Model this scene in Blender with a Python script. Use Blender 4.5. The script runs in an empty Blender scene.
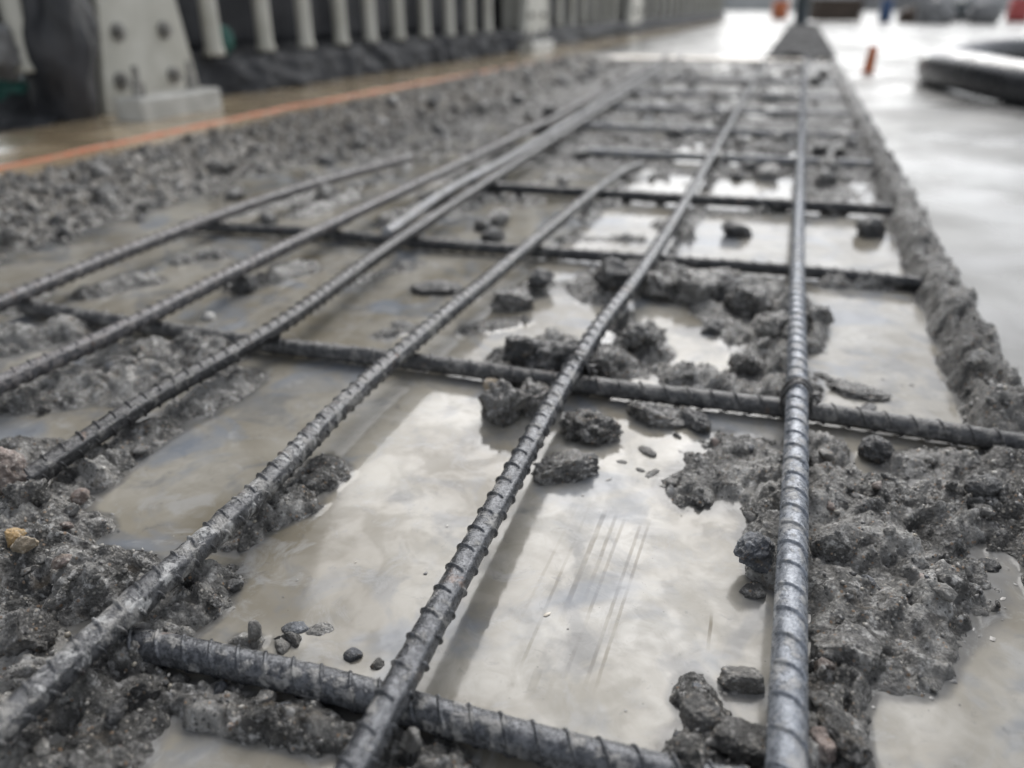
import bpy, bmesh, math, random
import numpy as np
from mathutils import Vector, Matrix, noise as mnoise

random.seed(7)
S = bpy.context.scene
COL = S.collection
R = math.radians

# ------------------------------------------------------------------ camera
CAM_H = 0.27                                  # metres above the plane of the long bars
FPX, PITCH, YAW = 790.0, R(25.747), R(18.473)
cam_d = bpy.data.cameras.new('camera')
cam = bpy.data.objects.new('camera', cam_d)
COL.objects.link(cam)
cam.location = (0, 0, CAM_H)
cam.rotation_euler = (R(90) - PITCH, 0, YAW)
cam_d.sensor_width = 36
cam_d.lens = FPX * 36 / 1024
cam_d.clip_start = 0.01
cam_d.clip_end = 2000
cam_d.dof.use_dof = True
cam_d.dof.focus_distance = 0.435
cam_d.dof.aperture_fstop = 4.3
S.camera = cam

# ------------------------------------------------------------------ sky and sun
SUN_AZ, SUN_EL = R(-9), R(43)                 # azimuth from +Y towards +X; the sun stands veiled behind thin cloud
w = bpy.data.worlds.new('World')
S.world = w
w.use_nodes = True
wn = w.node_tree
wn.nodes.clear()
sky = wn.nodes.new('ShaderNodeTexSky')
sky.sky_type = 'NISHITA'
sky.sun_disc = False
sky.sun_elevation = SUN_EL
sky.sun_rotation = SUN_AZ
sky.air_density = 1.0
sky.dust_density = 1.5
sky.ozone_density = 1.0
bw = wn.nodes.new('ShaderNodeRGBToBW')
mx = wn.nodes.new('ShaderNodeMixRGB')
mx.inputs[0].default_value = 0.82             # thin white cloud greys the blue
bg = wn.nodes.new('ShaderNodeBackground')
bg.inputs[1].default_value = 0.15
wo = wn.nodes.new('ShaderNodeOutputWorld')
wn.links.new(sky.outputs[0], bw.inputs[0])
wn.links.new(sky.outputs[0], mx.inputs[1])
wn.links.new(bw.outputs[0], mx.inputs[2])
wn.links.new(mx.outputs[0], bg.inputs[0])
wn.links.new(bg.outputs[0], wo.inputs[0])

sun_d = bpy.data.lights.new('sun', 'SUN')
sun_d.energy = 1.15
sun_d.angle = R(42.0)
sun_d.color = (1.0, 0.975, 0.94)
sun = bpy.data.objects.new('sun', sun_d)
COL.objects.link(sun)
sdir = Vector((math.sin(SUN_AZ) * math.cos(SUN_EL), math.cos(SUN_AZ) * math.cos(SUN_EL), math.sin(SUN_EL)))
sun.rotation_euler = sdir.to_track_quat('Z', 'Y').to_euler()
sun.location = (3, 3, 6)

S.view_settings.view_transform = 'Standard'
S.view_settings.look = 'None'
S.view_settings.gamma = 1.0
S.view_settings.exposure = 1.05
S.render.engine = 'CYCLES'
S.cycles.use_denoising = True
S.cycles.max_bounces = 6

# ------------------------------------------------------------------ helpers
def at(x, y, z=0.0):
    """where the sight line through a photo pixel meets the level z"""
    u, v = (x - 512) / FPX, (384 - y) / FPX
    c, s, cp, sp = math.cos(YAW), math.sin(YAW), math.cos(PITCH), math.sin(PITCH)
    d = Vector((-s * cp - v * s * sp + u * c, c * cp + v * c * sp + u * s, -sp + v * cp))
    t = (z - CAM_H) / d.z
    return Vector((d.x * t, d.y * t, z)), t      # point, depth along the lens axis


def tag(o, label=None, cat=None, group=None, kind=None):
    if label: o['label'] = label
    if cat: o['category'] = cat
    if group: o['group'] = group
    if kind: o['kind'] = kind
    return o


def link(name, me, mat=None, parent=None, smooth=True):
    if mat is not None:
        me.materials.append(mat)
    if smooth and len(me.polygons):
        me.polygons.foreach_set('use_smooth', [True] * len(me.polygons))
    o = bpy.data.objects.new(name, me)
    COL.objects.link(o)
    if parent is not None:
        o.parent = parent
    return o


def empty(name, loc, rz=0):
    o = bpy.data.objects.new(name, None)
    COL.objects.link(o)
    o.empty_display_size = 0.05
    o.location = loc
    o.rotation_euler = (0, 0, rz)
    return o


def mesh_np(name, v, f):
    """v (n,3), f (m,k) arrays of equal sized faces"""
    me = bpy.data.meshes.new(name)
    v = np.asarray(v, dtype=np.float32)
    f = np.asarray(f, dtype=np.int32)
    m, k = f.shape
    me.vertices.add(len(v))
    me.vertices.foreach_set('co', v.ravel())
    me.loops.add(m * k)
    me.loops.foreach_set('vertex_index', f.ravel())
    me.polygons.add(m)
    me.polygons.foreach_set('loop_start', np.arange(0, m * k, k, dtype=np.int32))
    me.update(calc_edges=True)
    return me


def box_bm(bm, x0, x1, y0, y1, z0, z1, bev=0.0):
    r = bmesh.ops.create_cube(bm, size=1.0)
    for v in r['verts']:
        v.co = Vector((x0 + (v.co.x + .5) * (x1 - x0), y0 + (v.co.y + .5) * (y1 - y0), z0 + (v.co.z + .5) * (z1 - z0)))
    if bev:
        es = list({e for v in r['verts'] for e in v.link_edges})
        bmesh.ops.bevel(bm, geom=es, offset=bev, segments=2, affect='EDGES', profile=0.5)


def bm_mesh(name, bm):
    me = bpy.data.meshes.new(name)
    bm.normal_update()
    bm.to_mesh(me)
    bm.free()
    return me


def tube_mesh(name, pts, rad, seg=10, closed=False):
    pts = [Vector(p) for p in pts]
    n = len(pts)
    V, F = [], []
    up = Vector((0, 0, 1))
    for i, p in enumerate(pts):
        a = pts[(i - 1) % n] if closed or i > 0 else p
        b = pts[(i + 1) % n] if closed or i < n - 1 else p
        t = (b - a).normalized()
        s = t.cross(up)
        if s.length < 1e-3: s = t.cross(Vector((1, 0, 0)))
        s.normalize()
        q = s.cross(t)
        r = rad(i / max(1, n - 1)) if callable(rad) else rad
        for k in range(seg):
            an = 2 * math.pi * k / seg
            V.append(p + s * (math.cos(an) * r) + q * (math.sin(an) * r))
    for i in range(n if closed else n - 1):
        for k in range(seg):
            i2, k2 = (i + 1) % n, (k + 1) % seg
            F.append((i * seg + k, i2 * seg + k, i2 * seg + k2, i * seg + k2))
    me = bpy.data.meshes.new(name)
    fs = F if closed else F + [tuple(range(seg))[::-1], tuple(range((n - 1) * seg, n * seg))]
    me.from_pydata([tuple(v) for v in V], [], fs)
    me.update()
    return me


# ---- numpy noise
_rng = np.random.RandomState(11)
_P = np.concatenate([_rng.permutation(512)] * 2)
_A = _rng.rand(512) * 2 * np.pi
_GX, _GY = np.cos(_A), np.sin(_A)
_H1, _H2, _H3 = _rng.rand(512), _rng.rand(512), _rng.rand(512)


def _hash(i, j, seed):
    return _P[(_P[(i + seed * 37) & 511] + j) & 511]


def perlin(x, y, seed=0):
    xi, yi = np.floor(x).astype(np.int64), np.floor(y).astype(np.int64)
    xf, yf = x - xi, y - yi
    u, v = xf ** 3 * (xf * (xf * 6 - 15) + 10), yf ** 3 * (yf * (yf * 6 - 15) + 10)
    def g(a, b):
        h = _hash(xi + a, yi + b, seed)
        return _GX[h] * (xf - a) + _GY[h] * (yf - b)
    n0 = g(0, 0) * (1 - u) + g(1, 0) * u
    n1 = g(0, 1) * (1 - u) + g(1, 1) * u
    return (n0 * (1 - v) + n1 * v) * 1.5


def fbm(x, y, sc, oct=4, seed=0, gain=0.5):
    s, a, t = 0.0, 1.0, 0.0
    for o in range(oct):
        s = s + a * perlin(x * sc + 17.3 * o, y * sc - 9.1 * o, seed + o)
        t += a
        a *= gain
        sc *= 2.03
    return s / t


def clods(x, y, sc, seed=0):
    """lumpy domes of uneven height: 0 in the gaps to 1 on a tall lump"""
    X, Y = x * sc, y * sc
    xi, yi = np.floor(X).astype(np.int64), np.floor(Y).astype(np.int64)
    best = np.zeros_like(X)
    for a in (-1, 0, 1):
        for b in (-1, 0, 1):
            h = _hash(xi + a, yi + b, seed)
            dx, dy = X - (xi + a + _H1[h]), Y - (yi + b + _H2[h])
            an = _H3[h] * 6.28
            e = (dx * np.cos(an) + dy * np.sin(an)) * 0.75
            f = (-dx * np.sin(an) + dy * np.cos(an)) * 1.15
            r = 0.45 + 0.5 * _H3[(h * 7 + 3) & 511]
            d = 1 - (e * e + f * f) / (r * r)
            best = np.maximum(best, np.sqrt(np.clip(d, 0, 1)) * (0.35 + 0.65 * _H1[(h * 5 + 1) & 511]) * r * 1.1)
    return best


def chips(x, y, sc, seed=0, tilt=0.6):
    """broken flakes: every cell is a flat facet with its own height and tilt, about -1 to 1"""
    X, Y = x * sc, y * sc
    xi, yi = np.floor(X).astype(np.int64), np.floor(Y).astype(np.int64)
    best = np.full(X.shape, 9.0)
    val = np.zeros_like(X)
    for a in (-1, 0, 1):
        for b in (-1, 0, 1):
            h = _hash(xi + a, yi + b, seed)
            dx, dy = X - (xi + a + _H1[h]), Y - (yi + b + _H2[h])
            d = dx * dx + dy * dy * 1.5
            an = _A[(h * 3 + 5) & 511]
            v = (_H3[h] * 2 - 1) * 0.6 + tilt * (dx * np.cos(an) + dy * np.sin(an))
            k = d < best
            val = np.where(k, v, val)
            best = np.minimum(best, d)
    return val


def blur(a, n):
    for _ in range(n):
        p = np.pad(a, 1, mode='edge')
        a = (p[:-2, 1:-1] + p[2:, 1:-1] + p[1:-1, :-2] + p[1:-1, 2:] + 2 * a) / 6
    return a


def sstep(a, b, x):
    t = np.clip((x - a) / (b - a), 0, 1)
    return t * t * (3 - 2 * t)


# ------------------------------------------------------------------ materials
def material(name):
    m = bpy.data.materials.new(name)
    m.use_nodes = True
    nt = m.node_tree
    nt.nodes.clear()
    out = nt.nodes.new('ShaderNodeOutputMaterial')
    p = nt.nodes.new('ShaderNodeBsdfPrincipled')
    nt.links.new(p.outputs[0], out.inputs[0])
    return m, nt, p


class NB:
    """small node builder working in world position"""
    def __init__(self, nt):
        self.nt = nt
        g = nt.nodes.new('ShaderNodeNewGeometry')
        self.pos = g.outputs['Position']
        self.island = g.outputs['Random Per Island']
        self.normal = g.outputs['Normal']
        sx = nt.nodes.new('ShaderNodeSeparateXYZ')
        nt.links.new(self.pos, sx.inputs[0])
        self.x, self.y, self.z = sx.outputs

    def _set(self, sock, v):
        if hasattr(v, 'is_output') or isinstance(v, bpy.types.NodeSocket):
            self.nt.links.new(v, sock)
        else:
            sock.default_value = v

    def noise(self, scale, detail=4, rough=0.55, dist=0.0, vec=None, out=0):
        n = self.nt.nodes.new('ShaderNodeTexNoise')
        n.inputs['Scale'].default_value = scale
        n.inputs['Detail'].default_value = detail
        n.inputs['Roughness'].default_value = rough
        n.inputs['Distortion'].default_value = dist
        self.nt.links.new(vec or self.pos, n.inputs['Vector'])
        return n.outputs[out]

    def voro(self, scale, feature='F1', out='Distance', rand=1.0):
        n = self.nt.nodes.new('ShaderNodeTexVoronoi')
        n.feature = feature
        n.inputs['Scale'].default_value = scale
        n.inputs['Randomness'].default_value = rand
        self.nt.links.new(self.pos, n.inputs['Vector'])
        return n.outputs[out]

    def math(self, op, a, b=0.0, clamp=False):
        n = self.nt.nodes.new('ShaderNodeMath')
        n.operation = op
        n.use_clamp = clamp
        self._set(n.inputs[0], a)
        self._set(n.inputs[1], b)
        return n.outputs[0]

    def ramp(self, v, a, b, lo=0.0, hi=1.0):
        n = self.nt.nodes.new('ShaderNodeMapRange')
        n.interpolation_type = 'SMOOTHSTEP'
        self._set(n.inputs[0], v)
        n.inputs[1].default_value, n.inputs[2].default_value = a, b
        n.inputs[3].default_value, n.inputs[4].default_value = lo, hi
        return n.outputs[0]

    def mix(self, f, a, b, mode='MIX'):
        n = self.nt.nodes.new('ShaderNodeMixRGB')
        n.blend_type = mode
        self._set(n.inputs[0], f)
        for s, v in ((n.inputs[1], a), (n.inputs[2], b)):
            if isinstance(v, (tuple, list)):
                s.default_value = (*v, 1.0) if len(v) == 3 else v
            else:
                self.nt.links.new(v, s)
        return n.outputs[0]

    def bump(self, h, strength, dist, normal=None):
        n = self.nt.nodes.new('ShaderNodeBump')
        n.inputs['Strength'].default_value = strength
        n.inputs['Distance'].default_value = dist
        self.nt.links.new(h, n.inputs['Height'])
        if normal is not None:
            self.nt.links.new(normal, n.inputs['Normal'])
        return n.outputs[0]


def mud_material(name, dark, mid, pale, fine=1.0, grit=0.5, rough=(0.3, 0.62), warm=(0.15, 0.115, 0.075), bumpy=0.7, ground=False):
    m, nt, p = material(name)
    b = NB(nt)
    big = b.noise(20 * fine, 5, 0.62)
    sm = b.noise(150 * fine, 6, 0.68)
    c = b.mix(b.ramp(big, 0.40, 0.60), dark, mid)
    c = b.mix(b.ramp(sm, 0.50, 0.68), c, pale)
    wet = b.ramp(b.noise(34 * fine, 5, 0.65, 0.5), 0.50, 0.60)
    c = b.mix(b.math('MULTIPLY', wet, 0.75), c, tuple(v * 0.65 for v in dark))
    c = b.mix(b.math('MULTIPLY', b.ramp(b.noise(48 * fine, 4, 0.6, 0.6), 0.60, 0.72), 0.5), c, warm)
    if ground:
        # the ground itself: black wet rubble in the far cells, browner sandy gravel on the left bank
        far = b.ramp(b.math('ADD', b.y, b.math('MULTIPLY', b.math('SUBTRACT', big, 0.5), 0.8)), 1.15, 1.75)
        rdg = b.math('MULTIPLY', b.ramp(b.x, 0.135, 0.160), 0.55)
        far = b.math('MAXIMUM', far, rdg)
        c = b.mix(b.math('MULTIPLY', far, 0.85), c, (0.040, 0.040, 0.040))
        bank = b.ramp(b.math('ADD', b.x, b.math('MULTIPLY', b.math('SUBTRACT', big, 0.5), 0.3)), -0.85, -1.05)
        c = b.mix(b.math('MULTIPLY', bank, 0.5), c, (0.22, 0.19, 0.15))
    g = b.voro(430 * fine, 'F1', 'Color')
    sx = nt.nodes.new('ShaderNodeSeparateColor')
    nt.links.new(g, sx.inputs[0])
    gm = b.math('MULTIPLY', b.ramp(b.voro(430 * fine), 0.5, 0.3), grit)
    c = b.mix(b.math('MULTIPLY', b.ramp(sx.outputs[0], 0.80, 0.86), gm), c, (0.46, 0.43, 0.38))
    c = b.mix(b.math('MULTIPLY', b.ramp(sx.outputs[1], 0.74, 0.82), gm), c, (0.03, 0.03, 0.03))
    c = b.mix(b.math('MULTIPLY', b.ramp(sx.outputs[2], 0.93, 0.96), gm), c, (0.33, 0.21, 0.12))
    nt.links.new(c, p.inputs['Base Color'])
    r = b.ramp(b.noise(60 * fine, 4, 0.6), 0.35, 0.65, *rough)
    nt.links.new(b.math('SUBTRACT', r, b.math('MULTIPLY', wet, 0.12)), p.inputs['Roughness'])
    h = b.math('ADD', b.math('MULTIPLY', b.noise(330 * fine, 6, 0.72), 1.0), b.math('MULTIPLY', b.voro(430 * fine), -0.35))
    n1 = b.bump(h, bumpy, 0.0040 / fine)
    nt.links.new(n1, p.inputs['Normal'])
    p.inputs['Specular IOR Level'].default_value = 0.7
    if ground:
        nt.links.new(b.ramp(far, 0, 1, 0.75, 0.15), p.inputs['Specular IOR Level'])
    return m


def plain(name, a, c2, scale, rough=0.6, metal=0.0, bump=0.0, bdist=0.002, spec=0.5, r2=None):
    m, nt, p = material(name)
    b = NB(nt)
    n = b.noise(scale, 5, 0.6)
    nt.links.new(b.mix(b.ramp(n, 0.35, 0.68), a, c2), p.inputs['Base Color'])
    if r2 is None:
        p.inputs['Roughness'].default_value = rough
    else:
        nt.links.new(b.ramp(b.noise(scale * 2.3, 4), 0.35, 0.65, rough, r2), p.inputs['Roughness'])
    p.inputs['Metallic'].default_value = metal
    p.inputs['Specular IOR Level'].default_value = spec
    if bump:
        nt.links.new(b.bump(b.noise(scale * 4, 5, 0.65), bump, bdist), p.inputs['Normal'])
    return m


def steel_material(name, base, base2, dirt, dirt_amt, pale_amt, rough=(0.28, 0.5), metal=0.55):
    """muddy reinforcing steel: dark film, dried mud patches, rust flecks"""
    m, nt, p = material(name)
    b = NB(nt)
    n1 = b.noise(95, 5, 0.62)
    n2 = b.noise(260, 5, 0.7, 0.3)
    n3 = b.noise(60, 6, 0.7, 0.5)
    c = b.mix(b.ramp(n2, 0.38, 0.66), base, base2)
    f1 = b.math('MULTIPLY', b.ramp(n1, 0.62 - 0.25 * dirt_amt, 0.72 - 0.18 * dirt_amt), b.ramp(n2, 0.34, 0.5, 0.45, 1.0))
    c = b.mix(f1, c, dirt)
    f2 = b.ramp(n3, 0.78 - 0.30 * pale_amt, 0.84 - 0.28 * pale_amt)
    c = b.mix(b.math('MULTIPLY', f2, b.ramp(b.noise(330, 4, 0.7), 0.36, 0.58, 0.1, 0.9)), c, (0.40, 0.40, 0.395))
    spk = b.ramp(b.noise(700, 3, 0.6), 0.63, 0.70)
    c = b.mix(b.math('MULTIPLY', spk, 0.7), c, (0.03, 0.03, 0.032))
    c = b.mix(b.math('MULTIPLY', b.ramp(b.noise(44, 5, 0.65), 0.62, 0.72), 0.55), c, (0.14, 0.080, 0.048))
    nt.links.new(c, p.inputs['Base Color'])
    dm = b.math('MAXIMUM', f1, f2)
    nt.links.new(b.ramp(dm, 0, 1, metal, 0.0), p.inputs['Metallic'])
    r = b.math('ADD', b.ramp(n2, 0.3, 0.7, *rough), b.math('MULTIPLY', dm, 0.2))
    nt.links.new(r, p.inputs['Roughness'])
    h = b.math('ADD', b.math('MULTIPLY', dm, 0.9), b.math('ADD', b.noise(420, 5, 0.7), b.math('MULTIPLY', spk, -0.5)))
    nt.links.new(b.bump(h, 0.75, 0.0009), p.inputs['Normal'])
    return m


M_MUD = mud_material('mud', (0.064, 0.062, 0.057), (0.34, 0.33, 0.31), (0.60, 0.588, 0.565), grit=0.7, rough=(0.13, 0.36), bumpy=1.0, ground=True)
M_CLOD = mud_material('clod_mud', (0.055, 0.053, 0.049), (0.25, 0.242, 0.228), (0.50, 0.488, 0.468), 1.2, 0.55, (0.13, 0.36), bumpy=0.9)
M_DARKCLOD = mud_material('dark_clod_mud', (0.03, 0.03, 0.03), (0.07, 0.07, 0.07), (0.16, 0.16, 0.16), 1.2, 0.3)
M_STONE = mud_material('grey_stone', (0.09, 0.087, 0.08), (0.19, 0.183, 0.17), (0.35, 0.34, 0.32), 1.6, 0.4, (0.5, 0.75))
M_BLUESTONE = mud_material('blue_stone', (0.06, 0.065, 0.075), (0.12, 0.13, 0.145), (0.22, 0.23, 0.25), 1.6, 0.3, (0.3, 0.5))
M_TAN = mud_material('tan_stone', (0.20, 0.16, 0.11), (0.36, 0.29, 0.20), (0.50, 0.45, 0.38), 1.4, 0.2, (0.4, 0.6))
M_ORANGE = mud_material('orange_stone', (0.24, 0.15, 0.07), (0.42, 0.27, 0.11), (0.50, 0.41, 0.28), 1.4, 0.15, (0.35, 0.55))
M_RED = mud_material('reddish_stone', (0.12, 0.09, 0.075), (0.27, 0.215, 0.19), (0.45, 0.41, 0.38), 1.0, 0.5, (0.35, 0.6))
M_WHITE = mud_material('white_stone', (0.45, 0.43, 0.40), (0.55, 0.54, 0.51), (0.65, 0.64, 0.62), 1.4, 0.1, (0.4, 0.6))

M_STEEL_PALE = steel_material('pale_wet_steel', (0.13, 0.143, 0.165), (0.28, 0.298, 0.33), (0.31, 0.31, 0.31), 0.5, 0.3, (0.20, 0.40), 0.35)
M_STEEL_DARK = steel_material('dark_wet_steel', (0.045, 0.048, 0.054), (0.135, 0.14, 0.15), (0.25, 0.245, 0.235), 0.4, 0.2, (0.18, 0.38), 0.5)
M_STEEL_CRUST = steel_material('mud_crusted_steel', (0.04, 0.042, 0.046), (0.11, 0.112, 0.118), (0.22, 0.215, 0.205), 0.6, 0.76, (0.22, 0.42), 0.3)
M_STEEL_BLACK = steel_material('blackened_steel', (0.022, 0.023, 0.025), (0.07, 0.07, 0.073), (0.15, 0.147, 0.14), 0.4, 0.12, (0.25, 0.45), 0.4)
M_STEEL_CROSS = steel_material('muddy_cross_steel', (0.04, 0.04, 0.042), (0.10, 0.10, 0.10), (0.18, 0.176, 0.168), 0.55, 0.1, (0.3, 0.5), 0.25)
M_STEEL_GREY = steel_material('grey_muddy_steel', (0.05, 0.05, 0.054), (0.13, 0.126, 0.13), (0.20, 0.185, 0.18), 0.55, 0.2, (0.3, 0.5), 0.3)
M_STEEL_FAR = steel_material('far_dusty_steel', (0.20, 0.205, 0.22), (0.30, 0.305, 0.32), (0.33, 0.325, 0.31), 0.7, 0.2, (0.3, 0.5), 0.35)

# ------------------------------------------------------------------ the mud and the puddles (one height field)
ZW = -0.026                                    # puddle level
BED = 0.011                                    # depth of the puddles
BAR_X = [0.035, -0.131, -0.276, -0.425, -0.56, -0.728]
STROKES = [
    # pixels of the photo along the middle of each mound, half width in pixels, height in mm above the puddle
    ([(845, 500), (920, 525), (1010, 520)], 66, 17), ([(815, 450), (830, 470)], 34, 14), ([(900, 466), (960, 466), (1035, 470)], 34, 10), ([(840, 520), (900, 570)], 95, 17),
    ([(850, 600), (880, 640)], 75, 15), ([(830, 690), (800, 770)], 52, 14),
    ([(740, 450), (700, 490)], 48, 11), ([(775, 470), (790, 560)], 45, 14),
    ([(770, 540), (778, 580)], 30, 11), ([(700, 700), (720, 760)], 36, 10), ([(690, 770), (760, 775)], 60, 12),
    ([(1000, 490), (1040, 520)], 40, 14),
    # between the second and third cross bars
    ([(520, 362), (560, 350), (610, 366)], 36, 17), ([(640, 372), (700, 380)], 26, 10),
    ([(600, 290), (640, 275), (700, 290)], 45, 16), ([(720, 290), (770, 300)], 40, 19),
    ([(770, 330), (785, 395)], 34, 13), ([(630, 330), (650, 355)], 26, 13), ([(720, 385), (770, 395)], 24, 11),
    ([(700, 300), (740, 340)], 24, 8), ([(510, 300), (545, 285)], 22, 8), ([(430, 292), (470, 296)], 16, 4),
    ([(470, 330), (520, 320)], 18, 4), ([(380, 335), (430, 325)], 18, 4), ([(815, 320), (812, 350)], 16, 13),
    ([(830, 285), (900, 287)], 14, 14),
    # under and beside the fourth bar
    ([(240, 380), (190, 412)], 34, 12), ([(160, 430), (100, 468)], 30, 12), ([(90, 480), (40, 520)], 38, 13),
    # lump below the third bar
    ([(322, 470), (290, 505), (245, 535)], 32, 14),
    # the big bank bottom left
    ([(20, 520), (60, 575), (110, 590)], 62, 19), ([(130, 590), (200, 590)], 46, 16), ([(-40, 570), (-50, 600)], 90, 22), ([(-90, 640), (-60, 760)], 70, 16),
    ([(190, 610), (130, 660)], 42, 14), ([(30, 650), (20, 740)], 80, 6), ([(60, 700), (120, 720)], 62, 11), ([(-10, 775), (90, 775)], 60, 12),
    ([(20, 460), (15, 500)], 42, 17),
    # under the nearest cross bar
    ([(160, 690), (230, 715), (330, 740), (400, 760)], 34, 9), ([(400, 765), (440, 775)], 40, 10),
    ([(240, 640), (300, 640)], 14, 3), ([(330, 690), (420, 712)], 18, 6),
    # left cells
    ([(0, 345), (60, 335)], 40, 16), ([(130, 360), (210, 352)], 46, 16), ([(60, 385), (140, 385)], 46, 15), ([(-10, 400), (60, 400)], 36, 11),
    ([(225, 352), (260, 345)], 18, 8), ([(90, 295), (150, 280)], 20, 12), ([(40, 290), (20, 310)], 20, 8), ([(240, 288), (310, 268)], 18, 13),
    ([(180, 262), (220, 256)], 15, 9), ([(385, 225), (430, 205)], 15, 13), ([(300, 215), (350, 195)], 18, 11), ([(420, 262), (350, 285)], 11, 5),
    ([(200, 225), (330, 190)], 12, 9), ([(450, 215), (500, 190)], 14, 10),
    ([(580, 210), (620, 205)], 13, 9), ([(560, 240), (640, 240)], 12, 6), ([(660, 225), (690, 240)], 14, 10),
    ([(430, 180), (540, 160)], 18, 9), ([(700, 215), (780, 212)], 8, 5),
]


def build_strokes():
    segs = []
    for pts, rpx, h in STROKES:
        q = [at(px, py, ZW) for px, py in pts]
        for (a, ta), (b, tb) in zip(q, q[1:]):
            r = rpx * 0.5 * (ta + tb) / FPX
            segs.append((a.x, a.y, b.x, b.y, r, h * 0.001))
    return segs


SEGS = build_strokes()


def height(x, y):
    x = np.asarray(x, dtype=np.float64)
    y = np.asarray(y, dtype=np.float64)
    wx = x + 0.011 * fbm(x, y, 28, 4, 3) + 0.004 * fbm(x, y, 120, 3, 31)
    wy = y + 0.011 * fbm(x, y, 28, 4, 9) + 0.004 * fbm(x, y, 120, 3, 37)
    m = np.full_like(x, -BED)
    for ax, ay, bx, by, r, h in SEGS:
        R2 = r * 1.4 + 0.03
        sel = (x > min(ax, bx) - R2) & (x < max(ax, bx) + R2) & (y > min(ay, by) - R2) & (y < max(ay, by) + R2)
        if not sel.any():
            continue
        px, py = wx[sel] - ax, wy[sel] - ay
        ex, ey = bx - ax, by - ay
        t = np.clip((px * ex + py * ey) / (ex * ex + ey * ey + 1e-9), 0, 1)
        d2 = ((px - t * ex) ** 2 + (py - t * ey) ** 2) / (r * 1.30) ** 2
        val = -BED + (h + BED) * np.clip(1 - d2, 0, 1) ** 1.35
        m[sel] = np.maximum(m[sel], val)
    # far cells: broken mud with little water left
    far = sstep(1.30, 1.75, y)
    dn = fbm(wx, wy, 9, 4, 21)
    m = np.maximum(m, -BED + (0.006 + BED) * far * np.maximum(sstep(-0.20, 0.15, dn), 1.35 * sstep(0.0, 0.05, x)))
    m = np.maximum(m, -BED + (BED + 0.008) * sstep(1.335, 1.42, y) * sstep(-0.01, 0.05, wx) * (0.75 + 0.5 * dn))
    m = np.maximum(m, -BED + (BED + 0.007) * sstep(1.45, 1.6, y) * sstep(-0.25, 0.02, dn))
    mid = sstep(0.98, 1.35, y)
    m = np.maximum(m, -BED + (0.008 + BED) * mid * sstep(0.10, 0.32, dn))
    # ridges of stuck mud along under the long bars far away
    for i, bxx in enumerate(BAR_X[1:]):
        k = sstep(0.8, 1.2, y) * np.exp(-((wx - bxx - 0.012) / 0.018) ** 2)
        m = np.maximum(m, -BED + (0.008 + BED) * k * sstep(-0.1, 0.2, fbm(x, y, 14, 2, 51 + i)))
    # small islands and skins breaking the puddle
    m = np.maximum(m, -BED + (BED + 0.0030) * sstep(0.40, 0.62, fbm(wx, wy, 46, 3, 61)) * sstep(0.0, 0.2, fbm(x, y, 7, 2, 71) + 0.08))
    # left bank of broken gravel and mud
    bank = sstep(-0.845, -1.12, wx + 0.05 * fbm(x, y, 6, 3, 81))
    crest = sstep(-1.30, -1.22, x)
    m = np.maximum(m, -BED + bank * (BED + 0.030 + 0.006 * fbm(x, y, 5, 2, 83)))
    # right ridge of mud along the edge of the slab
    ri = sstep(0.157, 0.180, wx + 0.004) * (0.62 + 0.38 * sstep(0.585, 0.635, y))
    m = np.maximum(m, -BED + ri * (BED + 0.028 + 0.004 * fbm(x, y, 12, 3, 91)))
    am = sstep(0.0, 1.0, (m + BED) / (BED + 0.009))
    bankness = np.clip(bank + far * 0.6, 0, 1)
    rid = sstep(0.14, 0.17, x)
    w2x, w2y = x + 0.004 * fbm(x, y, 90, 3, 45), y + 0.004 * fbm(x, y, 90, 3, 47)
    mod = 0.18 + 0.95 * sstep(-0.25, 0.30, fbm(x, y, 11, 3, 49))
    rough = (0.0095 * fbm(x, y, 30, 5, 5, 0.55) - 0.0050 * np.abs(fbm(wx, wy, 38, 4, 53)) + 0.0010 * fbm(x, y, 300, 3, 15, 0.7)
             + mod * (0.0040 * chips(wx, wy, 48, 2, 0.8) + 0.0028 * chips(w2x, w2y, 100, 4, 0.9) + 0.0013 * chips(w2x, w2y, 230, 6, 0.9)
                      + 0.0050 * (clods(w2x, w2y, 60, 2) - 0.28))
             - 0.0070 * np.clip(0.8 - 6 * np.abs(fbm(wx, wy, 24, 4, 27)), 0, 1))
    rough = rough + bankness * (0.006 * (clods(wx, wy, 24, 6) - 0.25) + 0.007 * chips(wx, wy, 30, 8, 0.9) + 0.014 * fbm(x, y, 34, 5, 13, 0.65))
    rough = rough - far * (1 - bank) * 0.016 * sstep(0.05, 0.35, fbm(wx, wy, 13, 3, 29))
    rough = rough + rid * (0.013 * fbm(wx, wy, 24, 4, 14))
    rough = rough * (1 - 0.45 * far * (1 - bank))
    z = ZW + m + am * rough + 0.0016 * fbm(x, y, 30, 3, 25)
    # the sheet dips under the slab on both sides
    z = np.where(x > 0.195, z - sstep(0.200, 0.222, wx + 0.006 * fbm(x, y, 40, 3, 97)) * 0.045, z)
    z = np.where(x < -1.17, z - (1 - crest) * 0.05, z)
    z = z - sstep(4.85, 5.0, y) * sstep(-0.12, -0.15, x) * 0.05
    # keep the tops of the steel clear
    for bxx in BAR_X:
        k = np.exp(-((x - bxx + 0.022 * sstep(1.0, 4.5, y) * (bxx < -0.4)) / (0.012 + 0.010 * far)) ** 2)
        z = np.where(k > 0.3, np.minimum(z, -0.006 + (1 - k) * 0.02), z)
    for byy, bw_, xr in ((0.228, 0.011, 0.15), (0.581, 0.017, 0.225), (0.945, 0.013, 0.16)):
        k = np.exp(-((y - byy) / bw_) ** 2) * (x < xr) * (x > -0.8)
        z = np.where(k > 0.3, np.minimum(z, -0.019 + (1 - k) * 0.02), z)
    return z


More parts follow.
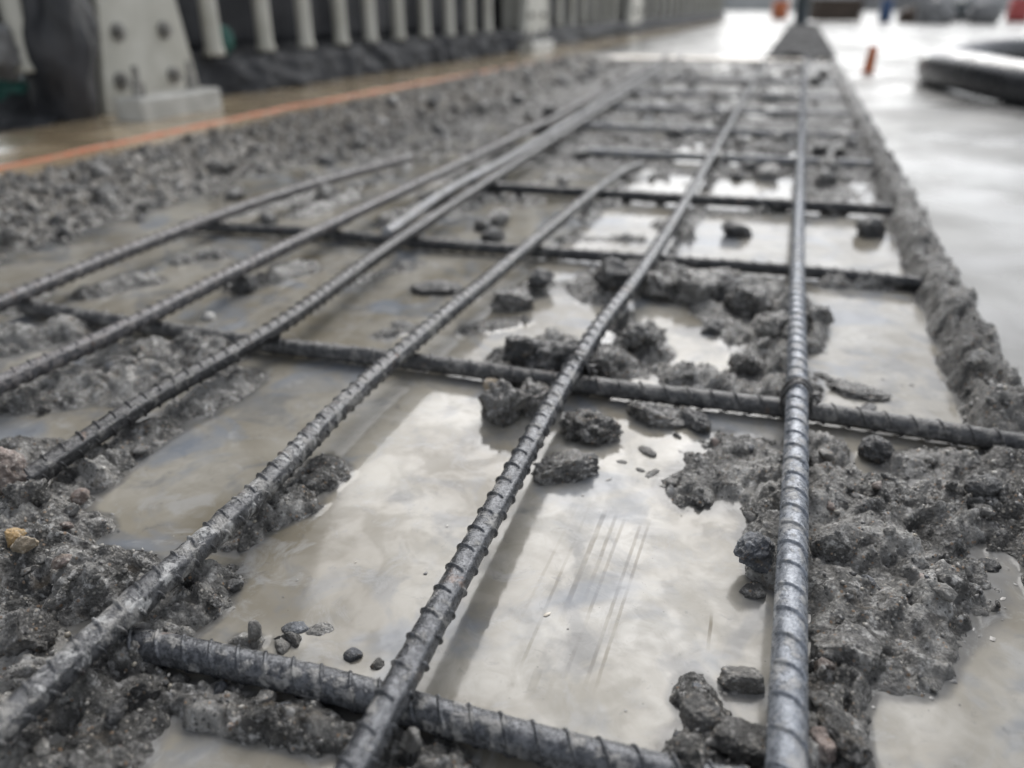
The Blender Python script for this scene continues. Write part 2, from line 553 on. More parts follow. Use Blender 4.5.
def axis_x():
    xs, x = [0.30], 0.30
    while x > -1.36:
        d = 0.00115 if -0.34 < x < 0.20 else 0.00115 + (0.0020 if x > 0 else min(0.0044, (-0.34 - x) * 0.009))
        x -= d
        xs.append(x)
    return np.array(xs[::-1])


def axis_y():
    ys, y = [-0.10], -0.10
    while y < 5.05:
        d = math.sqrt(CAM_H ** 2 + y * y)
        y += max(0.00115, 0.0036 * d) if y > 0.10 else 0.005
        ys.append(y)
    return np.array(ys)


GXA, GYA = axis_x(), axis_y()
GX, GY = np.meshgrid(GXA, GYA)
GZ = height(GX.ravel(), GY.ravel()).reshape(GX.shape)
GZ = 0.45 * GZ + 0.55 * blur(GZ, 1)
ny, nx = GX.shape
idx = np.arange(nx * ny).reshape(ny, nx)
quads = np.stack([idx[:-1, :-1], idx[:-1, 1:], idx[1:, 1:], idx[1:, :-1]], -1).reshape(-1, 4)
def submesh(name, verts, q):
    used = np.unique(q)
    remap = np.zeros(len(verts), dtype=np.int32)
    remap[used] = np.arange(len(used))
    return mesh_np(name, verts[used], remap[q])


deep = (GZ < ZW - 0.005).ravel()[quads].all(1)      # the puddle beds are out of sight under opaque water
mud = link('mud', submesh('mud', np.stack([GX, GY, GZ], -1).reshape(-1, 3), quads[~deep]), M_MUD)
tag(mud, 'broken grey mud and rubble in the trench under the steel grid', kind='structure')

# ---- water
def water_material():
    m, nt, p = material('silty_water')
    b = NB(nt)
    big = b.noise(6.5, 4, 0.5, 0.5)
    swirl = b.noise(13, 5, 0.5, 0.7)
    fine = b.noise(60, 5, 0.6, 1.0)
    # pale scum film with sky glare painted into it, strongest in the nearest cell
    dx = b.math('DIVIDE', b.math('ADD', b.x, 0.035), 0.13)
    dy = b.math('DIVIDE', b.math('SUBTRACT', b.y, 0.37), 0.20)
    d2 = b.math('ADD', b.math('MULTIPLY', dx, dx), b.math('MULTIPLY', dy, dy))
    near = b.ramp(d2, 1.5, 0.0)
    right = b.ramp(b.x, -0.05, 0.06)
    film = b.math('ADD', b.ramp(swirl, 0.30, 0.70, 0.0, 0.75), b.math('MULTIPLY', near, 0.30))
    film = b.math('ADD', film, b.math('MULTIPLY', right, 0.12))
    film = b.math('ADD', film, b.math('MULTIPLY', b.math('SUBTRACT', big, 0.5), 0.9), True)
    film = b.math('MULTIPLY', film, b.ramp(b.y, 0.175, 0.26, 0.15, 1.0))
    film = b.math('MULTIPLY', film, b.ramp(b.math('SUBTRACT', b.x, b.math('MULTIPLY', b.noise(9, 3, 0.5), 0.25)), -0.42, -0.26, 0.70, 1.0))  # glare colour eased off left of the reflection's edge
    brk = b.ramp(b.noise(30, 3, 0.5), 0.36, 0.56, 0.35, 1.0)
    # thin brown lines breaking the film, running with the bars
    marks = None
    def band(x0, slope, hw, y0, y1, amt, soft=0.0006, fade=0.03):
        nonlocal marks
        wob = b.math('MULTIPLY', b.math('SUBTRACT', fine, 0.5), 0.0012)
        u = b.math('ABSOLUTE', b.math('ADD', b.math('SUBTRACT', b.math('SUBTRACT', b.x, x0), b.math('MULTIPLY', b.math('SUBTRACT', b.y, y0), slope)), wob))
        k = b.ramp(u, hw + soft, hw)
        k = b.math('MULTIPLY', k, b.ramp(b.y, y0, y0 + fade))
        k = b.math('MULTIPLY', k, b.ramp(b.y, y1, y1 - 0.012))
        k = b.math('MULTIPLY', k, amt)
        k = b.math('MULTIPLY', k, brk)
        marks = k if marks is None else b.math('MAXIMUM', marks, k)
    def px_band(p0, p1, hw, amt, **kw):
        a, c = at(*p0, ZW)[0], at(*p1, ZW)[0]      # p0 nearest, p1 farthest
        band(a.x, (c.x - a.x) / (c.y - a.y), hw, a.y, c.y, amt, **kw)
    px_band((549, 650), (607, 506), 0.0011, 0.6, soft=0.0009, fade=0.05)
    px_band((575, 625), (618, 510), 0.0007, 0.5, soft=0.0008, fade=0.05)
    px_band((560, 690), (626, 515), 0.0007, 0.45)
    px_band((580, 700), (642, 520), 0.0007, 0.5)
    px_band((590, 705), (650, 520), 0.0006, 0.5)
    px_band((515, 680), (592, 500), 0.0006, 0.4)
    px_band((505, 650), (580, 500), 0.0006, 0.3)
    px_band((522, 716), (541, 664), 0.0016, 0.7, soft=0.001)
    px_band((540, 715), (556, 672), 0.0007, 0.5, soft=0.0008, fade=0.05)
    px_band((560, 715), (572, 680), 0.0007, 0.5)
    px_band((707, 660), (712, 610), 0.0006, 0.8)
    silt = b.mix(b.ramp(big, 0.32, 0.68), (0.155, 0.139, 0.108), (0.26, 0.241, 0.200))
    pale = b.mix(b.ramp(fine, 0.3, 0.7), (0.255, 0.244, 0.218), (0.345, 0.334, 0.307))
    film2 = b.math('MULTIPLY', film, b.math('SUBTRACT', 1.0, marks))
    c = b.mix(film2, silt, pale)
    c = b.mix(b.math('MULTIPLY', marks, 0.8), c, (0.115, 0.095, 0.062))
    shore_glint = nt.nodes.new('ShaderNodeAttribute')
    shore_glint.attribute_name = 'shore_glint'
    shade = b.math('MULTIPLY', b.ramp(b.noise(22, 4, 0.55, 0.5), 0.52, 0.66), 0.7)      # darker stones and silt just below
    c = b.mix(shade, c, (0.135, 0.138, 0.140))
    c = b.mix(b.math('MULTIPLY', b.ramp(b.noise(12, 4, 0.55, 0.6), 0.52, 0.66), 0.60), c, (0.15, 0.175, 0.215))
    c = b.mix(b.math('MULTIPLY', b.ramp(shore_glint.outputs['Fac'], 0.25, 0.9), b.ramp(b.noise(40, 4, 0.6), 0.42, 0.60, 0.0, 0.45)), c, (0.36, 0.36, 0.355))  # pale waterline colour painted in for the sky's highlight
    # mud of the bank showing through where the water turns shallow
    shal = nt.nodes.new('ShaderNodeAttribute')
    shal.attribute_name = 'shallow'
    sk = b.math('MULTIPLY', b.ramp(b.math('ADD', shal.outputs['Fac'], b.math('MULTIPLY', b.math('SUBTRACT', b.noise(70, 5, 0.65), 0.5), 0.7)), 0.25, 0.95), 0.75)
    c = b.mix(sk, c, (0.095, 0.095, 0.094))
    # drifting wisps of finer scum and hair-thin dark threads
    wv_ = b.noise(34, 8, 0.68, 0.9)
    c = b.mix(b.math('MULTIPLY', b.ramp(wv_, 0.52, 0.68), 0.55), c, (0.30, 0.30, 0.295))
    c = b.mix(b.math('MULTIPLY', b.ramp(b.noise(85, 6, 0.7, 0.6), 0.58, 0.72), 0.45), c, (0.10, 0.10, 0.103))
    # floating grit
    sp = b.ramp(b.voro(150), 0.10, 0.06)
    sv = nt.nodes.new('ShaderNodeSeparateColor')
    nt.links.new(b.voro(150, 'F1', 'Color'), sv.inputs[0])
    c = b.mix(b.math('MULTIPLY', b.math('MULTIPLY', sp, b.ramp(sv.outputs[0], 0.86, 0.90)), 0.6), c, (0.10, 0.095, 0.085))
    nt.links.new(c, p.inputs['Base Color'])
    nt.links.new(b.ramp(b.math('ADD', film2, b.math('MULTIPLY', wv_, 0.4)), 0.2, 1.2, 0.06, 0.17), p.inputs['Roughness'])
    skin = b.ramp(b.math('ADD', b.noise(19, 7, 0.62, 0.8), b.math('MULTIPLY', b.math('SUBTRACT', wv_, 0.5), 0.6)), 0.40, 0.60, 0.50, 0.24)      # a dull skin of scum in drifting patches
    nt.links.new(b.math('MULTIPLY', skin, b.ramp(marks, 0, 1, 1.0, 0.35)), p.inputs['Specular IOR Level'])
    p.inputs['IOR'].default_value = 1.33
    h = b.math('ADD', b.math('MULTIPLY', b.noise(26, 3, 0.5, 0.6), 1.0), b.math('MULTIPLY', film2, 0.10))
    nt.links.new(b.bump(h, 0.015, 0.004), p.inputs['Normal'])
    return m


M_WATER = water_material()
GS = blur(GZ, 5)
wz = ZW + 0.00045 * sstep(-0.0035, 0.0006, GS - ZW)
hx, hy, hz, hw, hs = GX[::2, ::2], GY[::2, ::2], GZ[::2, ::2], wz[::2, ::2], GS[::2, ::2]
widx = np.arange(hx.size).reshape(hx.shape)
wquads = np.stack([widx[:-1, :-1], widx[:-1, 1:], widx[1:, 1:], widx[1:, :-1]], -1).reshape(-1, 4)
kq = (hz < ZW + 0.004).ravel()[wquads].any(1) & (hx.ravel()[wquads].max(1) < 0.19) & (hx.ravel()[wquads].min(1) > -1.2)
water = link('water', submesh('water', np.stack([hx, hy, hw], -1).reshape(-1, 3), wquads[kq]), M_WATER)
GW = blur(GZ, 22)[::2, ::2]
at2 = water.data.attributes.new('shallow', 'FLOAT', 'POINT')
at2.data.foreach_set('value', sstep(-0.0092, 0.0002, GW - ZW).ravel()[np.unique(wquads[kq])].astype(np.float32))
at_ = water.data.attributes.new('shore_glint', 'FLOAT', 'POINT')
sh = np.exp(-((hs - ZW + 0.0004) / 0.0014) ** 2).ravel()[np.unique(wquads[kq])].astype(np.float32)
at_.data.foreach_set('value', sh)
tag(water, 'still silty grey puddle water filling the trench between the bars', kind='structure')

# ---- surrounding ground, one sheet to the horizon with a hole for the trench
def slab_material():
    m, nt, p = material('wet_slab')
    b = NB(nt)
    n = b.noise(1.6, 5, 0.6, 0.8)
    c = b.mix(b.ramp(n, 0.35, 0.65), (0.17, 0.168, 0.16), (0.26, 0.258, 0.25))
    c = b.mix(b.ramp(b.noise(9, 5, 0.6, 0.6), 0.55, 0.75, 0, 0.6), c, (0.17, 0.155, 0.13))
    nt.links.new(c, p.inputs['Base Color'])
    nt.links.new(b.ramp(b.noise(2.3, 4, 0.55), 0.34, 0.62, 0.16, 0.48), p.inputs['Roughness'])
    p.inputs['IOR'].default_value = 1.33
    nt.links.new(b.ramp(b.noise(5.5, 6, 0.62, 0.6), 0.36, 0.62, 0.34, 0.10), p.inputs['Specular IOR Level'])
    nt.links.new(b.bump(b.noise(24, 4, 0.55), 0.02, 0.004), p.inputs['Normal'])
    return m


M_SLAB = slab_material()
ZS = -0.006
bm = bmesh.new()
BIG = 700
for x0, x1, y0, y1 in ((-BIG, -1.22, -BIG, BIG), (0.205, BIG, -BIG, BIG), (-1.22, 0.205, 4.93, BIG), (-1.22, 0.205, -BIG, -0.08)):
    vs = [bm.verts.new((a, c, ZS)) for a, c in ((x0, y0), (x1, y0), (x1, y1), (x0, y1))]
    bm.faces.new(vs)
ground = link('ground', bm_mesh('ground', bm), M_SLAB, smooth=False)
tag(ground, 'wet pale concrete slab round the trench', kind='structure')

# silty strip between the bank and the barrier
M_PATH = plain('silty_path', (0.24, 0.185, 0.115), (0.40, 0.325, 0.22), 4.0, 0.08, 0, 0.1, 0.004, 0.5, 0.3)
px_, py_ = np.meshgrid(np.linspace(-1.72, -1.20, 40), np.concatenate([np.linspace(-0.5, 6, 160), np.linspace(6.2, 16, 30)]))
pz_ = ZS + 0.005 + 0.002 * fbm(px_, py_, 3, 3, 121) + 0.004
pidx = np.arange(px_.size).reshape(px_.shape)
pq = np.stack([pidx[:-1, :-1], pidx[:-1, 1:], pidx[1:, 1:], pidx[1:, :-1]], -1).reshape(-1, 4)
path = link('path', mesh_np('path', np.stack([px_, py_, pz_], -1).reshape(-1, 3), pq), M_PATH)
tag(path, 'wet sandy strip between the rubble bank and the barrier', kind='structure')

# narrow trench going on into the distance
ex_, ey_ = np.meshgrid(np.linspace(-0.17, 0.22, 60), np.concatenate([np.linspace(4.95, 8, 180), np.linspace(8.03, 12, 120)]))
ez_ = 0.000 + 0.030 * (clods(ex_, ey_, 14, 31) - 0.2) + 0.01 * fbm(ex_, ey_, 20, 4, 33) - 0.05 * sstep(0.17, 0.215, np.abs(ex_ - 0.02))
eidx = np.arange(ex_.size).reshape(ex_.shape)
eq = np.stack([eidx[:-1, :-1], eidx[:-1, 1:], eidx[1:, 1:], eidx[1:, :-1]], -1).reshape(-1, 4)
far_mud = link('far_mud', mesh_np('far_mud', np.stack([ex_, ey_, ez_], -1).reshape(-1, 3), eq), plain('far_dark_mud', (0.05, 0.05, 0.05), (0.12, 0.12, 0.12), 12, 0.95, 0, 0.3, 0.01, 0.15))
tag(far_mud, 'dark strip of broken ground running on beyond the steel grid', kind='structure')

# ------------------------------------------------------------------ reinforcing bars
def catmull(pts, n):
    P = [pts[0] * 2 - pts[1]] + pts + [pts[-1] * 2 - pts[-2]]
    out = []
    for i in range(1, len(P) - 2):
        for k in range(n):
            t = k / n
            a, b, c, d = P[i - 1], P[i], P[i + 1], P[i + 2]
            out.append(0.5 * ((2 * b) + (c - a) * t + (2 * a - 5 * b + 4 * c - d) * t * t + (3 * b - a - 3 * c + d) * t ** 3))
    out.append(pts[-1].copy())
    return out


RIB_MESH = {}


def rib_mesh(r, lead, mat, span=80, w=0.0016, hgt=0.0015):
    key = (r, lead, mat.name)
    if key in RIB_MESH:
        return RIB_MESH[key]
    V, F = [], []
    na = 12
    prof = ((-1.0, -0.35), (-0.40, 0.75), (0.0, 1.0), (0.40, 0.75), (1.0, -0.35))
    for i in range(na + 1):
        t = -1 + 2 * i / na
        a = R(span) * t
        k = max(0.0, 1 - abs(t) ** 4)
        for q, hh in prof:
            rad = r + hh * hgt * (0.30 + 0.70 * k) - (0.0004 if abs(t) > 0.99 else 0)
            V.append((math.sin(a) * rad, q * w + lead * t, math.cos(a) * rad))
    np_ = len(prof)
    for i in range(na):
        for q in range(np_ - 1):
            F.append((i * np_ + q, (i + 1) * np_ + q, (i + 1) * np_ + q + 1, i * np_ + q + 1))
    me = bpy.data.meshes.new('rib')
    me.from_pydata(V, [], F)
    me.update()
    me.materials.append(mat)
    me.polygons.foreach_set('use_smooth', [True] * len(F))
    RIB_MESH[key] = me
    return me


CAMV = Vector((0, 0, CAM_H))


def rebar(pts, label, mat, r=0.0073, roll=0.0, sp=0.018, lead=0.004, lead2=None, crust=0.0, near=1.15, far=1.9, group='', seed=0, crust_mesh=None):
    pts = [Vector(p) for p in pts]
    fine = catmull(pts, 40)
    cum = [0.0]
    for a, b in zip(fine, fine[1:]):
        cum.append(cum[-1] + (b - a).length)
    L = cum[-1]
    def frame(s):
        s = min(max(s, 0), L - 1e-6)
        lo = int(np.searchsorted(cum, s, side='right')) - 1
        lo = min(lo, len(fine) - 2)
        t = (s - cum[lo]) / (cum[lo + 1] - cum[lo])
        p = fine[lo].lerp(fine[lo + 1], t)
        a, b = fine[max(0, lo - 1)], fine[min(len(fine) - 1, lo + 2)]
        T = (b - a).normalized()
        side = T.cross(Vector((0, 0, 1))).normalized()
        up = side.cross(T)
        return p, T, side, up
    ss, s = [0.0], 0.0
    while s < L:
        d = (frame(s)[0] - CAMV).length
        s += max(0.0016, 0.0055 * d)
        ss.append(min(s, L))
    seg = 36
    V = []
    ang = [2 * math.pi * k / seg for k in range(seg)]
    for s in ss:
        p, T, side, up = frame(s)
        for a in ang:
            da = abs((a - roll + math.pi) % math.pi)      # seams sit at roll +- 90 degrees
            da = min(abs(da - math.pi / 2), math.pi)
            rr = r + 0.0009 * math.exp(-(da / 0.13) ** 2)
            d = up * math.cos(a) + side * math.sin(a)
            q = p + d * rr
            n = mnoise.noise(q * 110 + Vector((seed, 0, 0)))
            n2 = mnoise.noise(q * 330 + Vector((0, seed, 0)))
            rr += 0.00022 * n2 + crust * (max(0.0, n - 0.05) * 0.0035 + 0.0005 * n2)
            V.append(p + d * rr)
    F = []
    nr = len(ss)
    for i in range(nr - 1):
        for k in range(seg):
            k2 = (k + 1) % seg
            F.append((i * seg + k, i * seg + k2, (i + 1) * seg + k2, (i + 1) * seg + k))
    root_p = fine[0]
    me = bpy.data.meshes.new('rebar')
    ends = [tuple(range(seg))[::-1], tuple(range((nr - 1) * seg, nr * seg))]
    me.from_pydata([tuple(v - root_p) for v in V], [], F + ends)
    me.update()
    o = link('rebar', me, mat)
    o.location = root_p
    tag(o, label, 'rebar', group)
    # ribs, each a raised crescent across one side of the bar
    m1 = rib_mesh(r, lead, mat)
    m2 = rib_mesh(r, lead if lead2 is None else lead2, mat)
    s, n, far_m = 0.006, 0, []
    rnd = random.Random(seed + 5)
    while s < L - 0.01:
        p, T, side, up = frame(s)
        dist = (p - CAMV).length
        for flip in (0, 1):
            rl = roll + math.pi * flip
            if flip and dist > near: continue
            if n >= 290 and dist <= far: continue
            zax = up * math.cos(rl) + side * math.sin(rl)
            xax = T.cross(zax)
            off = sp * 0.5 * flip
            q = p + T * off - root_p
            jj = 1 + rnd.uniform(-0.012, 0.012)
            Mx = Matrix(((xax.x * jj, T.x, zax.x * jj, q.x), (xax.y * jj, T.y, zax.y * jj, q.y), (xax.z * jj, T.z, zax.z * jj, q.z), (0, 0, 0, 1)))
            if dist <= far:
                c = bpy.data.objects.new('rib', m2 if flip else m1)
                COL.objects.link(c)
                c.parent = o
                c.matrix_local = Mx
                n += 1
            else:
                far_m.append(Mx)
        s += sp
    if far_m:
        bv = np.array([v.co[:] for v in m1.vertices])
        bf = np.array([pp.vertices[:] for pp in m1.polygons])
        vs, fs = [], []
        for i, Mx in enumerate(far_m):
            A = np.array(Mx)
            vs.append(bv @ A[:3, :3].T + A[:3, 3])
            fs.append(bf + i * len(bv))
        c = link('far_rib', mesh_np('far_rib', np.concatenate(vs), np.concatenate(fs)), mat, o)
        c['kind'] = 'stuff'
    return o


def pline(pix, z):
    out = []
    for i, (x, y) in enumerate(pix):
        zz = z[i] if isinstance(z, (list, tuple)) else z
        out.append(at(x, y, zz)[0])
    return out


LONG = 'long reinforcing bars running away down the trench'
CROSS = 'cross bars lying under the long bars'
def extend(p, d0):
    """carry the bar on towards the viewer, below the picture"""
    t = (p[0] - p[1]).normalized()
    return [p[0] + t * d0] + p

rebar(extend(pline([(787, 760), (791, 600), (797, 400), (799, 206), (804, 73)], 0), 0.22) + [Vector((0.06, 6.5, 0.0))],
      'rightmost long ribbed bar, clean pale grey steel, bound with wire at the cross bar', M_STEEL_PALE, roll=R(2), sp=0.0185, lead=-0.0050, group=LONG, seed=1)
rebar(extend(pline([(355, 768), (500, 500), (591, 340), (684.5, 203), (756, 76)], 0), 0.2) + [Vector((-0.16, 4.9, 0.0))],
      'second long bar from the right, dark shiny steel with bold ribs, crossing the pale puddle', M_STEEL_DARK, r=0.0072, roll=R(-42), sp=0.0175, lead=-0.0042, lead2=0.0042, crust=0.15, group=LONG, seed=2)
rebar(extend(pline([(0, 728), (130, 608), (250, 500), (370, 380), (500, 270), (610, 180)], [0, 0, 0, 0, 0, -0.006]), 0.15) + [Vector((-0.27, 1.62, -0.022))],
      'third long bar from the right, crusted with pale dried mud', M_STEEL_CRUST, roll=R(-38), sp=0.0135, lead=-0.0052, lead2=0.0052, crust=0.55, group=LONG, seed=3)
rebar(pline([(22, 483), (150, 400), (280, 325), (400, 240), (520, 161), (620, 97), (682, 57)], [-0.004, 0, 0, 0, 0, 0.004, 0.004]),
      'fourth long bar from the right, black and gritty', M_STEEL_BLACK, r=0.0075, roll=R(-30), sp=0.0150, lead=-0.0045, lead2=0.0045, crust=0.40, group=LONG, seed=4)
rebar(extend(pline([(0, 384), (130, 325), (300, 240), (520, 135), (600, 93), (668, 56)], [0, 0, 0, 0, 0.004, 0.004]), 0.35),
      'fifth long bar from the right, grey with pinkish dirt', M_STEEL_GREY, roll=R(-35), sp=0.0150, lead=-0.0045, crust=0.30, group=LONG, seed=5)
rebar(extend(pline([(0, 303), (130, 250), (250, 205), (330, 180), (410, 158)], [0, 0, 0, 0, -0.002]), 0.4),
      'leftmost long bar, dusty grey, nearest the rubble bank and ending in the debris', M_STEEL_GREY, roll=R(-30), sp=0.0160, lead=-0.0045, crust=0.25, group=LONG, seed=6)
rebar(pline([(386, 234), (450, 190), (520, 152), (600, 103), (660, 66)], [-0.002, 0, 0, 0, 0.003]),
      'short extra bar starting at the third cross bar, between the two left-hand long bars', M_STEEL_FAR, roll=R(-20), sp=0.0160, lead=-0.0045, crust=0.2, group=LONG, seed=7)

rebar(pline([(98, 637), (220, 660), (340, 688), (460, 722), (640, 768)], -0.0165) + [Vector((0.09, 0.243, -0.0165))],
      'nearest cross bar, dark steel with bold slanting ribs, at the bottom edge', M_STEEL_DARK, r=0.0077, roll=R(14), sp=0.0148, lead=0.0058, crust=0.12, group=CROSS, seed=8)
rebar(pline([(22, 306), (150, 327), (270, 345), (420, 362), (600, 387), (800, 410), (1024, 444)], -0.0165) + [Vector((0.235, 0.588, -0.016))],
      'second cross bar, grey and muddy, running right across the middle of the picture', M_STEEL_CROSS, r=0.0076, roll=R(18), sp=0.0185, lead=0.0046, lead2=-0.0046, crust=0.22, group=CROSS, seed=9)
rebar(pline([(185, 226), (300, 232), (420, 243), (640, 259), (800, 271), (945, 286)], -0.0165),
      'third cross bar, dark and thin, ending in the muddy ridge at right', M_STEEL_BLACK, roll=R(15), sp=0.0185, lead=0.0046, crust=0.25, group=CROSS, seed=10)
for i, (yy, lab) in enumerate(((1.30, 'fourth cross bar, dark line just behind the pale far puddle'), (1.70, 'fifth cross bar, blurred and dark among the far rubble'),
                               (2.08, 'sixth cross bar, blurred, well down the trench'), (2.50, 'seventh cross bar, a blurred grey line'),
                               (2.95, 'eighth cross bar, a faint blurred line near the far end'), (3.55, 'farthest cross bar one can make out, nearly lost in blur'))):
    x0 = (-0.50, -0.42, -0.55, -0.55, -0.6, -0.6)[i]
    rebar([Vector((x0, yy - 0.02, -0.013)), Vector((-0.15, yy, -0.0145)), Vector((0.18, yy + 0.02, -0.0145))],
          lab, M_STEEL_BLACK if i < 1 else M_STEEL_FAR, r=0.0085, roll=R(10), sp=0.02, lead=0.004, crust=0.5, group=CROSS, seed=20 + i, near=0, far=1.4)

# ---- tie wires
M_WIRE = plain('tie_wire_steel', (0.05, 0.05, 0.052), (0.17, 0.165, 0.16), 300, 0.4, 0.5, 0.3, 0.0005)
def tie_wire(cx, cy, label, scale=1.0, turns=3, seed=0):
    rnd = random.Random(seed)
    root = empty('tie_wire', (cx, cy, 0))
    tag(root, label, 'tie wire', 'wires tying bars together')
    for k in range(turns):
        pts = []
        sg = 1 if k % 2 == 0 else -1
        ph = rnd.uniform(-0.15, 0.15)
        for i in range(40):
            a = 2 * math.pi * i / 40
            # a loop that wraps over the long bar and under the cross bar on a slant
            u = math.cos(a) * 0.0112
            v = math.sin(a)
            x = u + 0.0004 * k
            y = sg * u * (0.45 + ph) + 0.0022 * (k - 1)
            z = -0.0075 + v * (0.0172 if v > 0 else 0.0165)
            pts.append((x * scale, y * scale, z + 0.0002 * k))
        link('loop', tube_mesh('loop', pts, 0.0010, 8, True), M_WIRE, root)
    base = Vector((0.0108, -0.001, -0.001))
    tw = [base + Vector((0.0018 * math.cos(i * 0.9) + 0.0012 * i * 0.25, 0.0018 * math.sin(i * 0.9) - 0.0002 * i, 0.0010 * i - 0.00008 * i * i)) for i in range(18)]
    link('twist', tube_mesh('twist', tw, 0.0011, 8), M_WIRE, root)
    return root

L1x = at(797, 400, 0)[0]
tie_wire(L1x.x, 0.586, 'wire looped round the rightmost long bar at the second cross bar', seed=1, turns=4)
tie_wire(-0.1372, 0.583, 'thin dark wire tying the second bar from the right to the cross bar', seed=2, turns=2)

# ------------------------------------------------------------------ stones and clods
def rock_mesh(name, r, asp=(1, 1, 0.7), seed=0, cuts=7, rough=0.12, sub=3, pit=0.0, lump=0.0):
    rnd = random.Random(seed)
    bm = bmesh.new()
    bmesh.ops.create_icosphere(bm, subdivisions=sub, radius=1.0)
    planes = []
    for _ in range(cuts):
        n = Vector((rnd.gauss(0, 1), rnd.gauss(0, 1), rnd.gauss(0, 1))).normalized()
        planes.append((n, rnd.uniform(0.55, 0.85)))
    o = Vector((rnd.uniform(0, 50), rnd.uniform(0, 50), rnd.uniform(0, 50)))
    for v in bm.verts:
        c = v.co.normalized()
        for n, d in planes:
            k = c.dot(n)
            if k > d: c = c * (1 - 0.8 * (1 - d / k)) if False else c - n * (k - d) * 0.85
        e = mnoise.fractal(v.co * 1.7 + o, 0.6, 2.1, 5)
        if lump:
            f1 = mnoise.voronoi(v.co * 1.9 + o)[0]
            f2 = mnoise.voronoi(v.co * 4.4 + o)[0]
            e += lump * ((0.32 - f1[0] ** 2) * 0.26 + (0.30 - f2[0] ** 2) * 0.16 + 0.05 * mnoise.fractal(v.co * 9 + o, 0.5, 2.1, 3)) / max(rough, 0.05)
        e2 = mnoise.noise(v.co * 4.3 + o)
        c = c * (1 + rough * e + rough * 0.35 * e2 - pit * max(0.0, mnoise.noise(v.co * 3.1 + o * 2) - 0.15) * 1.3)
        v.co = Vector((c.x * asp[0], c.y * asp[1], c.z * asp[2])) * r
    return bm_mesh(name, bm)


def surf(x, y):
    return float(max(height(np.array([x]), np.array([y]))[0], ZW))


def rock(px, py, rpx, name, label, mat, asp=(1, 1, 0.75), seed=0, sink=0.35, cuts=7, rough=0.12, sub=4, pit=0.0, rz=None, group=None, z0=None):
    p, t = at(px, py, ZW)
    z = surf(p.x, p.y)
    if z > ZW + 0.003:
        p, t = at(px, py, z * 0.8 + ZW * 0.2)
        z = surf(p.x, p.y)
    r = rpx * t / FPX
    o = link(name, rock_mesh(name, r, asp, seed, cuts, rough * 1.15, sub + (1 if rpx > 16 and sub == 4 and py > 330 else 0), pit, 1.0 if 'clod' in name or mat in (M_CLOD, M_DARKCLOD) and cuts < 9 else 0.35), mat)
    z = z if z0 is None else z0
    if z <= ZW + 0.0008 and rpx < 17:
        sink = min(0.62, sink + 0.2)
    o.location = (p.x, p.y, z + r * asp[2] * (1 - 2 * sink) * 0.9)
    o.rotation_euler = (0, 0, rz if rz is not None else random.Random(seed).uniform(0, 6.28))
    tag(o, label, 'mud clod' if 'clod' in name else 'stone', group)
    return o


rock(742, 684, 23, 'stone', 'flat-topped grey stone standing in the water just left of the rightmost bar', M_STONE, (1, 0.75, 0.62), 3, 0.30, 9, 0.09, 4, rz=0.2)
rock(702, 718, 25, 'stone', 'angular grey stone in front of the flat-topped one at the bottom', M_STONE, (0.95, 0.85, 0.9), 5, 0.28, 9, 0.12, 4, rz=0.7)
rock(690, 760, 27, 'mud_clod', 'rough clod at the bottom edge under the angular grey stone', M_CLOD, (1, 0.9, 0.8), 6, 0.35, 6, 0.2, 4, 0.2)
rock(745, 745, 34, 'stone', 'smooth wet grey-brown rock at the bottom edge touching the rightmost bar', M_CLOD, (1.15, 0.8, 0.6), 8, 0.4, 8, 0.1, 4, rz=0.1)
rock(566, 474, 30, 'mud_clod', 'pitted clod standing in the pale puddle right of the second bar', M_CLOD, (1.1, 0.8, 0.55), 9, 0.35, 4, 0.22, 4, 0.35, rz=0.3)
rock(590, 435, 26, 'mud_clod', 'clod with a pale sandy end close under the cross bar', M_CLOD, (1.15, 0.8, 0.62), 10, 0.3, 5, 0.2, 4, 0.3, rz=0.1)
rock(610, 432, 12, 'stone', 'pale sandy stone stuck on the end of a clod under the cross bar', M_TAN, (1, 0.8, 0.7), 11, 0.1, 5, 0.16, 3, rz=0.1)
rock(505, 418, 26, 'mud_clod', 'tall crumbly clod left of the second bar, with a tan stone on top', M_CLOD, (0.85, 0.75, 0.95), 12, 0.25, 4, 0.24, 4, 0.35)
rock(492, 392, 11, 'stone', 'small tan stone behind the tall crumbly clod', M_TAN, (1, 0.8, 0.9), 13, 0.0, 6, 0.12, 3)
rock(537, 408, 24, 'mud_clod', 'spongy clod with a hole, tucked under the second bar', M_CLOD, (1, 0.8, 0.8), 14, 0.25, 4, 0.22, 4, 0.45)
rock(655, 420, 24, 'mud_clod', 'flat grey clod against the near side of the cross bar', M_CLOD, (1.3, 0.7, 0.5), 15, 0.3, 7, 0.12, 4)
rock(692, 424, 20, 'mud_clod', 'wet rounded clod at the edge of the puddle near the cross bar', M_DARKCLOD, (1.1, 0.7, 0.5), 16, 0.3, 5, 0.14, 4)
rock(648, 452, 10, 'stone', 'flat sliver of stone afloat on the puddle, right of the sandy clod', M_STONE, (1.4, 0.6, 0.4), 17, 0.3, 7, 0.15, 3, rz=-0.6)
rock(672, 487, 8, 'stone', 'small dark pebble at the puddle edge by the right-hand mud', M_STONE, (1, 0.8, 0.6), 18, 0.3, 6, 0.15, 3)
rock(652, 474, 7, 'stone', 'thin chip of stone lying on the puddle', M_STONE, (1.6, 0.7, 0.4), 19, 0.4, 6, 0.15, 3)
rock(640, 470, 5, 'stone', 'tiny chip on the puddle beside the thin one', M_STONE, (1.2, 0.7, 0.4), 119, 0.4, 6, 0.15, 3)
